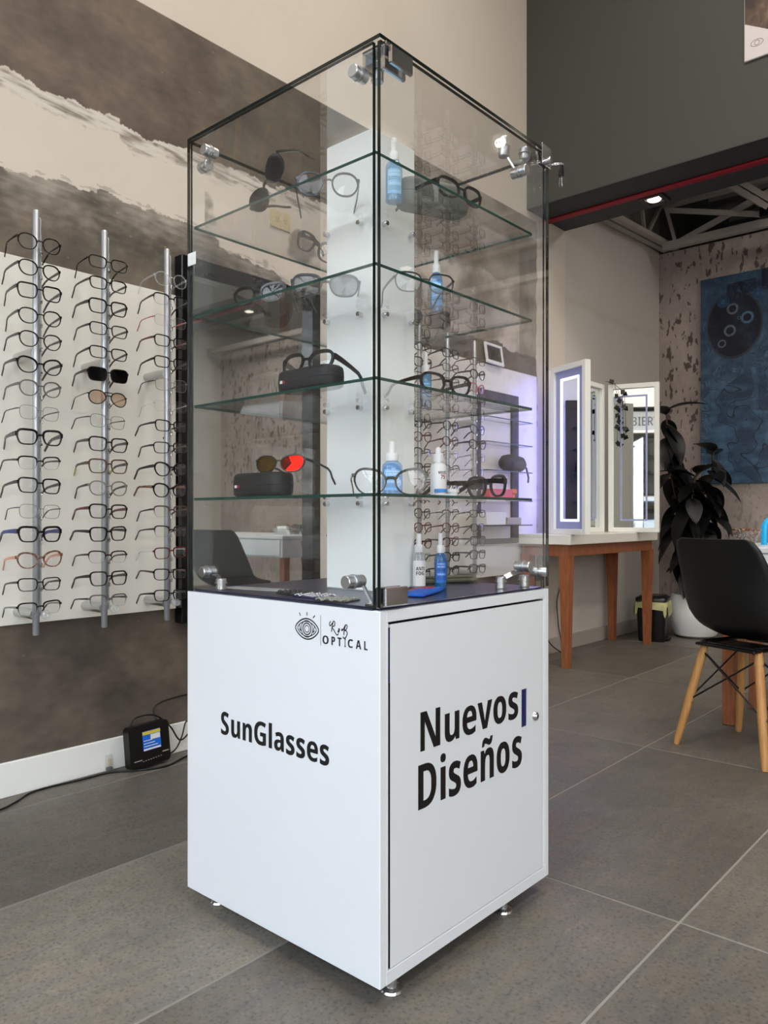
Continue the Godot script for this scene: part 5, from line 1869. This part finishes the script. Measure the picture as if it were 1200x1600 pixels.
func painting_texture() -> ImageTexture:
	# x and y in metres from the top left: blue swirling brush strokes, a dark instrument of round lenses, folds of blue below
	var w = 650
	var h = 825
	var n1 = noise(51, 1.6, 3)
	var n2 = noise(52, 3.5, 3)
	var n3 = noise(53, 30.0, 2)
	var data = PackedByteArray()
	data.resize(w * h * 3)
	var discs = [[0.175, 0.20, 0.048, 0], [0.245, 0.27, 0.046, 1], [0.355, 0.355, 0.050, 2], [0.225, 0.44, 0.048, 1], [0.165, 0.535, 0.034, 1], [0.43, 0.185, 0.040, 0], [0.295, 0.350, 0.014, 1], [0.60, 0.30, 0.05, 2], [0.70, 0.42, 0.05, 1], [0.80, 0.30, 0.05, 0]]
	for j in h:
		var y = 1.65 * j / h
		for i in w:
			var x = 1.3 * i / w
			var v = n1.get_noise_2d(x, y) * 7.0
			var st = sin((x * 14.0 + cos(v) * 9.0 + y * 11.0 + v * 2.0) * 3.1)
			var fine = n3.get_noise_2d(x + st * 0.02, y * 0.4)
			var b = 0.5 + 0.24 * st * (0.6 + 0.4 * fine) + n2.get_noise_2d(x, y) * 0.4
			var c = Color(0.15, 0.235, 0.32).lerp(Color(0.42, 0.55, 0.66), clampf((0.5 + (b - 0.5) * 1.3 + fine * 0.5) * (0.35 + 0.40 * y), 0, 1))
			# folds in the lower part
			var edge = 0.93 - (x - 0.1) * 0.62 if x < 0.42 else 0.73 + (x - 0.42) * 0.5
			if y > edge and x > 0.08:
				var fold = sin(x * 22.0 - y * 7.0 + n2.get_noise_2d(x * 0.6, y * 0.6) * 6.0)
				c = Color(0.15, 0.235, 0.33).lerp(Color(0.33, 0.46, 0.58), clampf(0.40 + 0.25 * fold + 0.35 * fine + n2.get_noise_2d(x * 0.5, y * 2.0) * 0.5, 0, 1))
				if absf(fold) < 0.10:
					c = c.darkened(0.45)
			# instrument
			var e = Vector2((x - 0.255) / 0.215, (y - 0.395) / 0.27).rotated(0.35)
			var l = e.length()
			if l < 1.0:
				c = Color(0.05, 0.07, 0.115).lerp(Color(0.15, 0.19, 0.27), clampf(0.3 + 0.6 * fine + 0.35 * sin(e.x * 5.0), 0, 1))
				if l > 0.93:
					c = c.lightened(0.14)
			var e2 = Vector2((x - 0.78) / 0.22, (y - 0.395) / 0.27)
			if e2.length() < 1.0:
				c = Color(0.035, 0.055, 0.10).lerp(Color(0.08, 0.12, 0.19), clampf(0.4 + 0.6 * fine, 0, 1))
			if x > 0.20 and x < 0.85 and y > 0.07 - (x - 0.2) * 0.05 and y < 0.17 - (x - 0.2) * 0.03:
				c = Color(0.06, 0.085, 0.14).lerp(Color(0.20, 0.30, 0.42), clampf(0.25 + 0.9 * fine + (0.4 if x > 0.42 and x < 0.5 else 0.0), 0, 1))
			if x > 0.46 and x < 0.56 and y < 0.14:
				c = Color(0.05, 0.08, 0.14).lerp(Color(0.30, 0.45, 0.60), clampf((x - 0.47) * 9.0, 0, 1) * (0.6 + fine))
			for d in discs:
				var q = Vector2(x - d[0], y - d[1]).length() / d[2]
				if q < 1.0:
					if d[3] == 0:
						c = Color(0.07, 0.15, 0.27).lerp(Color(0.36, 0.55, 0.72), clampf(0.55 - 0.5 * q + fine * 0.5 + (0.25 if q > 0.85 else 0.0), 0, 1))
					elif q > 0.60:
						c = (Color(0.48, 0.52, 0.60) if d[3] == 1 else Color(0.38, 0.54, 0.68)).darkened(0.12 + 0.3 * absf(fine) + (0.25 if q > 0.92 else 0.0))
					else:
						c = Color(0.03, 0.045, 0.075).lerp(Color(0.10, 0.14, 0.2), clampf(fine + 0.2, 0, 1))
			var k = (j * w + i) * 3
			data[k] = int(clampf(c.r * 255.0, 0, 255))
			data[k + 1] = int(clampf(c.g * 255.0, 0, 255))
			data[k + 2] = int(clampf(c.b * 255.0, 0, 255))
	return ImageTexture.create_from_image(Image.create_from_data(w, h, false, Image.FORMAT_RGB8, data))

# ------------------------------------------------------------------ chairs and desk
func make_chair(label: String, at: Vector3, turn: float) -> Node3D:
	# local +x is the way the sitter looks
	var c = thing("shell_chair", label, "chair", at, turn, "black shell chairs on wooden legs")
	# s along the profile from the top of the back to the front lip: [x, y, half width, side curl, corner]
	var prof = [[-0.232, 0.825, 0.150, 0.010], [-0.230, 0.815, 0.178, 0.016], [-0.224, 0.78, 0.196, 0.028], [-0.212, 0.72, 0.208, 0.045], [-0.200, 0.66, 0.219, 0.062], [-0.190, 0.60, 0.230, 0.078], [-0.180, 0.55, 0.236, 0.088], [-0.163, 0.505, 0.238, 0.094], [-0.130, 0.470, 0.237, 0.092], [-0.08, 0.450, 0.234, 0.082], [-0.02, 0.440, 0.230, 0.070], [0.06, 0.437, 0.224, 0.056], [0.13, 0.441, 0.217, 0.043], [0.19, 0.446, 0.207, 0.030], [0.222, 0.440, 0.192, 0.020], [0.236, 0.425, 0.170, 0.012]]
	var front = []
	var back = []
	var n = prof.size()
	for i in n:
		var p = prof[i]
		var a = prof[maxi(i - 1, 0)]
		var b = prof[mini(i + 1, n - 1)]
		var t = Vector2(b[0] - a[0], b[1] - a[1]).normalized()
		var nr = Vector2(-t.y, t.x)    # towards the sitter
		var r0 = []
		var r1 = []
		for k in 17:
			var u = -1.0 + k / 8.0
			var lift: float = p[3] * pow(absf(u), 2.4) * 1.0
			var zz: float = p[2] * u * (1.0 - 0.06 * u * u)
			var q = Vector3(p[0] + nr.x * lift, p[1] + nr.y * lift, zz)
			r0.append(q)
			r1.append(q - Vector3(nr.x, nr.y, 0) * 0.007)
		front.append(r0)
		back.append(r1)
	var st = begin()
	var rings = []
	for i in n:
		var ring = front[i].duplicate()
		var lo = back[i].duplicate()
		lo.reverse()
		ring.append_array(lo)
		rings.append(ring)
	loft(st, rings, false, false, 1)
	for e in [0, n - 1]:
		for k in 16:
			poly(st, [front[e][k], front[e][k + 1], back[e][k + 1], back[e][k]], Vector3(-0.2 if e == 0 else 1.0, 1.0 if e == 0 else -0.3, 0))
	obj("shell", st, M.black_shell, c)
	# steel seat frame
	st = begin()
	for z in [-0.11, 0.11]:
		tube(st, [Vector3(-0.13, 0.418, z), Vector3(0.13, 0.418, z)], 0.008, 8)
	for x in [-0.12, 0.12]:
		tube(st, [Vector3(x, 0.412, -0.13), Vector3(x, 0.412, 0.13)], 0.008, 8)
	box2(st, Vector3(-0.16, 0.405, -0.13), Vector3(0.02, 0.415, 0.13), 0.003)
	obj("seat_frame", st, M.black, c)
	var feet = []
	var tops = []
	for q in [[-1, -1], [1, -1], [1, 1], [-1, 1]]:
		var top = Vector3(0.115 * q[0], 0.412, 0.115 * q[1])
		var foot = Vector3(0.19 * q[0], 0.0, 0.195 * q[1])
		tops.append(top)
		feet.append(foot)
		st = begin()
		tube(st, [foot, foot.lerp(top, 0.06), foot.lerp(top, 0.45), foot.lerp(top, 0.9), top], [0.0115, 0.0135, 0.017, 0.0165, 0.014], 12)
		var lg = obj("leg", st, M.beech, c)
		st = begin()
		for k in [0.42, 0.88]:
			var m = foot.lerp(top, k)
			T = Transform3D(Basis(), m)
			var o = begin()
			T = Transform3D()
			tube(st, [m - Vector3(0, 0, 0.019), m + Vector3(0, 0, 0.019)], 0.0042, 8)
		obj("bolt", st, M.chrome, lg)
	for i in 4:
		var j = (i + 1) % 4
		st = begin()
		var a0 = feet[i].lerp(tops[i], 0.92)
		var a1 = feet[i].lerp(tops[i], 0.44)
		var b0 = feet[j].lerp(tops[j], 0.92)
		var b1 = feet[j].lerp(tops[j], 0.44)
		var out = ((a0 + b0) * 0.5 * Vector3(1, 0, 1)).normalized() * 0.004
		tube(st, [a0, b1], 0.0035, 6)
		tube(st, [a1 + out, b0 + out], 0.0035, 6)
		obj("cross_brace", st, M.black, c)
	return c

func build_chairs_and_desk():
	make_chair("black plastic shell chair on splayed beech legs facing the white desk", Vector3(3.214, 0, -0.927), -0.345)
	var ch = get_node("shell_chair")
	var others = [[Vector3(3.25, 0, 0.55), -0.1, "second black shell chair along the white desk, beyond the right edge"], [Vector3(0.75, 0, 2.3), 1.9, "black shell chair at the desk along the right wall"], [Vector3(-0.35, 0, -1.55), 1.4, "black shell chair by the shop window and the eyewear wall"]]
	for q in others:
		dup(ch, "shell_chair", q[2], q[0], q[1])
	var d = thing("desk", "white desk on square wooden legs behind the black chair", "desk", Vector3(3.74, 0, -1.14))
	var st = begin()
	box2(st, Vector3(-0.26, 0.755, -0.01), Vector3(0.40, 0.78, 1.90), 0.003)
	obj("desktop", st, M.white, d)
	st = begin()
	box2(st, Vector3(-0.25, 0.63, 0.0), Vector3(0.39, 0.7545, 1.89), 0.003)
	obj("drawer_box", st, M.white, d)
	st = begin()
	for k in 3:
		box2(st, Vector3(-0.258, 0.640, 0.02 + 0.63 * k), Vector3(-0.2505, 0.748, 0.63 + 0.615 * k), 0.002)
	obj("drawer_front", st, M.white, d)
	for q in [[-0.20, 0.035], [0.175, 0.035], [-0.20, 1.83], [0.175, 1.83]]:
		st = begin()
		box2(st, Vector3(q[0] - 0.026, 0.004, q[1] - 0.026), Vector3(q[0] + 0.026, 0.63, q[1] + 0.026), 0.002)
		var lg = obj("leg", st, M.wood, d)
		st = begin()
		T = Transform3D(Basis(), Vector3(q[0], 0, q[1]))
		lathe(st, [[0, 0], [0.016, 0], [0.016, 0.004], [0, 0.004]], 14)
		T = Transform3D()
		obj("glide", st, M.white_plastic, lg)
	# bowl of potpourri
	var b = thing("glass_bowl", "faceted clear glass bowl on the white desk", "bowl", Vector3(3.66, 0.7805, -1.075))
	st = begin()
	lathe(st, [[0, 0], [0.036, 0], [0.064, 0.066], [0.061, 0.066], [0.034, 0.004], [0, 0.004]], 8)
	obj("body", st, M.bowl, b)
	var po = obj("potpourri", potpourri(), pot_mat(), null)
	po.position = Vector3(3.66, 0.786, -1.075)
	tag(po, "brown and cream potpourri filling the glass bowl", "potpourri")
	po.set_meta("kind", "stuff")
	# arched blue stand and boxes
	st = begin()
	var arc = []
	for i in 17:
		var a = PI * i / 16.0
		arc.append(Vector3(-0.052 * cos(a), 0.07 + 0.052 * sin(a), 0))
	arc.push_front(Vector3(-0.052, 0.0, 0))
	arc.append(Vector3(0.052, 0.0, 0))
	T = Transform3D(Basis(Vector3.UP, -0.72), Vector3(3.86, 0.7805, -1.01))
	tube(st, arc, 0.011, 10, true, 1.6)
	T = Transform3D()
	tag(obj("blue_arch", st, M.cyan), "bright blue arch-shaped stand behind the glass bowl", "stand")
	st = begin()
	box2(st, Vector3(3.80, 0.7805, -0.98), Vector3(3.95, 0.84, -0.72), 0.004)
	tag(obj("white_case", st, M.white_plastic), "low white box behind the bowl on the desk", "box")
	st = begin()
	box2(st, Vector3(3.62, 0.7805, -0.96), Vector3(3.74, 0.825, -0.955))
	box2(st, Vector3(3.62, 0.7805, -0.90), Vector3(3.74, 0.825, -0.895))
	box2(st, Vector3(3.62, 0.7805, -0.955), Vector3(3.625, 0.825, -0.90))
	tag(obj("acrylic_holder", st, M.clear), "clear acrylic holder to the right of the bowl", "holder")
	# a second desk by the window, caught in the glass
	var d2 = dup(d, "desk", "white desk on wooden legs along the right wall", Vector3(1.3, 0, 2.55), 0.0)
	d2.rotation.y = -PI / 2
	d2.position = Vector3(1.9, 0, 3.0)

func potpourri() -> ArrayMesh:
	var st = begin()
	var r = RandomNumberGenerator.new()
	r.seed = 11
	var cols = [Color(0.09, 0.03, 0.015), Color(0.16, 0.06, 0.03), Color(0.04, 0.02, 0.015), Color(0.06, 0.025, 0.015), Color(0.12, 0.04, 0.02), Color(0.25, 0.09, 0.04), Color(0.42, 0.30, 0.16), Color(0.03, 0.015, 0.01)]
	for i in 260:
		var y = r.randf_range(0.0, 0.066)
		var rad = (0.028 + 0.030 * clampf(y / 0.06, 0, 1)) * sqrt(r.randf())
		var a = r.randf() * TAU
		st.set_color(cols[r.randi() % cols.size()])
		T = Transform3D(Basis.from_euler(Vector3(r.randf() * 3, r.randf() * 3, r.randf() * 3)), Vector3(cos(a) * rad, y + 0.006 * (1.0 - rad / 0.06), sin(a) * rad))
		box(st, Vector3.ZERO, Vector3(r.randf_range(0.006, 0.014), r.randf_range(0.002, 0.005), r.randf_range(0.005, 0.010)), 0.001)
	T = Transform3D()
	return done(st)

func pot_mat() -> StandardMaterial3D:
	var m = mat(Color.WHITE, 0.7)
	m.vertex_color_use_as_albedo = true
	return m

# ------------------------------------------------------------------ the rest
func build_small_things():
	# router standing by the baseboard
	var r = thing("router", "black router with a blue and yellow sticker standing against the baseboard", "router", Vector3(1.55, 0, -2.505), 0.1)
	r.rotation.x = -0.12
	r.position.y = 0.006
	var st = begin()
	prism(st, rounded(0.175, 0.148, 0.016), -0.016, 0.016)
	var body = obj("housing", st, M.black, r)
	body.position.y = 0.076
	st = begin()
	box2(st, Vector3(-0.030, 0.056, 0.016), Vector3(0.048, 0.125, 0.0166))
	obj("sticker", st, M.sticker_blue, r).set_meta("label", "blue sticker")
	st = begin()
	box2(st, Vector3(-0.030, 0.112, 0.0166), Vector3(0.048, 0.1235, 0.0170))
	obj("sticker_band", st, M.sticker_yellow, r)
	st = begin()
	box2(st, Vector3(0.004, 0.092, 0.0166), Vector3(0.046, 0.110, 0.0170))
	box2(st, Vector3(-0.028, 0.057, 0.0166), Vector3(0.046, 0.063, 0.0170))
	for k in 3:
		box2(st, Vector3(-0.026, 0.070 + 0.010 * k, 0.0166), Vector3(0.034 - 0.012 * k, 0.0725 + 0.010 * k, 0.0170))
	obj("sticker_print", st, M.white_plastic, r)
	st = begin()
	for k in 8:
		box2(st, Vector3(-0.035 + 0.011 * k, 0.020 + 0.0006 * k, 0.016), Vector3(-0.030 + 0.011 * k, 0.0225 + 0.0006 * k, 0.0164))
	box2(st, Vector3(-0.072, 0.026, 0.016), Vector3(-0.038, 0.029, 0.0164))
	box2(st, Vector3(0.052, 0.036, 0.016), Vector3(0.080, 0.040, 0.0164))
	obj("printed_marks", st, M.grey_trim, r)
	st = begin()
	tube(st, smooth_path([Vector3(1.49, 0.145, -2.53), Vector3(1.52, 0.175, -2.545), Vector3(1.60, 0.17, -2.55), Vector3(1.66, 0.12, -2.54), Vector3(1.70, 0.06, -2.53), Vector3(1.76, 0.09, -2.545), Vector3(1.74, 0.12, -2.55), Vector3(1.71, 0.07, -2.535), Vector3(1.68, 0.03, -2.53), Vector3(1.64, 0.02, -2.52)]), 0.003, 6)
	tube(st, smooth_path([Vector3(1.60, 0.15, -2.54), Vector3(1.62, 0.20, -2.57), Vector3(1.75, 0.215, -2.575), Vector3(1.95, 0.21, -2.575)]), 0.003, 6)
	tag(obj("router_cable", st, M.black), "tangled black cables leaving the router at its right", "cable")
	st = begin()
	var path = []
	for q in [[0.85, -2.48], [1.0, -2.47], [1.07, -2.50], [1.14, -2.548], [1.22, -2.555], [1.32, -2.545], [1.42, -2.54], [1.52, -2.475], [1.60, -2.455], [1.72, -2.50], [1.95, -2.52]]:
		path.append(Vector3(q[0], 0.004, q[1]))
	var cv = Curve3D.new()
	for i in path.size():
		var t = (path[mini(i + 1, path.size() - 1)] - path[maxi(i - 1, 0)]) / 6.0
		cv.add_point(path[i], -t, t)
	var pts = []
	for v in cv.tessellate_even_length(5, 0.02):
		pts.append(v)
	tube(st, pts, 0.0035, 6)
	tag(obj("floor_cable", st, M.black), "black cable running along the floor at the foot of the baseboard", "cable")
	var pg = thing("clear_plug", "small clear plastic plug leaning on the white baseboard left of the router", "plug", Vector3(1.425, 0.002, -2.557))
	pg.rotation.x = -0.15
	st = begin()
	box2(st, Vector3(-0.011, 0, -0.006), Vector3(0.011, 0.016, 0.006), 0.002)
	obj("base", st, M.case_grey, pg)
	st = begin()
	box2(st, Vector3(-0.012, 0.016, -0.006), Vector3(0.012, 0.058, 0.006), 0.003)
	obj("shade", st, M.clear, pg)
	st = begin()
	box2(st, Vector3(-0.006, 0.020, -0.003), Vector3(0.006, 0.045, 0.003), 0.001)
	obj("core", st, M.outlet, pg)
	# poster on the header
	var po = thing("poster", "printed board with a brown picture and white corner hung on the dark header", "poster", Vector3(4.308, 3.29, -1.27), -PI / 2)
	st = begin()
	box2(st, Vector3(0, 0, 0), Vector3(0.9, 1.2, 0.012), 0.001)
	obj("board", st, M.white_plastic, po)
	var im = Image.create(360, 480, false, Image.FORMAT_RGB8)
	var n = noise(61, 0.012, 4)
	var n2 = noise(62, 0.03, 3)
	for y in 480:
		for x in 360:
			var white = y > 390 - 400 + 355 and (y - 335) > 0 and float(y - 405) > -1000 and y > 402 + (x * 0.62) * 1.0
			var a = n.get_noise_2d(x * 1.4, y * 0.8)
			var c = Color(0.20, 0.15, 0.11).lerp(Color(0.48, 0.36, 0.29), clampf(0.45 + a * 1.4 + n2.get_noise_2d(x, y) * 0.5, 0, 1))
			if x > 110 + a * 60.0 and y > 250:
				c = c.lerp(Color(0.66, 0.48, 0.44), 0.6)
			if white:
				c = Color(0.86, 0.83, 0.83)
			im.set_pixel(x, y, c)
	st = begin()
	poly(st, [Vector3(0.002, 1.198, 0.0126), Vector3(0.898, 1.198, 0.0126), Vector3(0.898, 0.002, 0.0126), Vector3(0.002, 0.002, 0.0126)], Vector3.BACK, [Vector2(0, 0), Vector2(1, 0), Vector2(1, 1), Vector2(0, 1)])
	var pm = mat(Color.WHITE, 0.5)
	pm.albedo_texture = ImageTexture.create_from_image(im)
	obj("print", st, pm, po)
	letter("lettering", "OPTICAL", 0.15, 0.018, 0.0006, mat(Color(0.45, 0.38, 0.42), 0.5), po, Vector3(0.115, 0.062, 0.0127), 0, false)
	letter("lettering", "R & B", 0.055, 0.018, 0.0006, mat(Color(0.45, 0.38, 0.42), 0.5), po, Vector3(0.13, 0.088, 0.0127), 0, false)
	st = begin()
	T = Transform3D(Basis(), Vector3(0.062, 0.078, 0.0128))
	for k in [[0.030, 0.018], [0.012, 0.012]]:
		var ring = []
		for i in 24:
			var t = TAU * i / 24
			ring.append(Vector3(k[0] * cos(t), k[1] * sin(t), 0))
		tube(st, ring, 0.0014, 5, false, 0.4, true)
	T = Transform3D()
	obj("eye_emblem", st, mat(Color(0.45, 0.38, 0.42), 0.5), po)
	# bare globe bulb hanging over the sales floor
	var pb = thing("pendant_bulb", "clear globe bulb hanging on a thin cord over the sales floor", "lamp", Vector3(3.33, 2.80, 0.256))
	st = begin()
	var sp = SphereMesh.new()
	sp.radius = 0.047
	sp.height = 0.094
	st.append_from(sp, 0, Transform3D())
	obj("globe", st, M.clear, pb)
	st = begin()
	tube(st, [Vector3(-0.02, -0.004, 0), Vector3(0.02, 0.004, 0)], 0.008, 8)
	obj("filament", st, M.lamp, pb)
	var ol = OmniLight3D.new()
	ol.name = "bulb_light"
	ol.omni_range = 12
	ol.omni_attenuation = 2
	ol.light_size = 0.02
	ol.light_energy = 0.06
	ol.light_color = Color(1.0, 0.95, 0.86)
	ol.shadow_enabled = true
	pb.add_child(ol)
	st = begin()
	lathe(st, [[0, 0.04], [0.016, 0.04], [0.018, 0.09], [0.004, 0.10], [0.004, 2.2], [0, 2.2]], 12)
	obj("cord", st, M.black, pb)
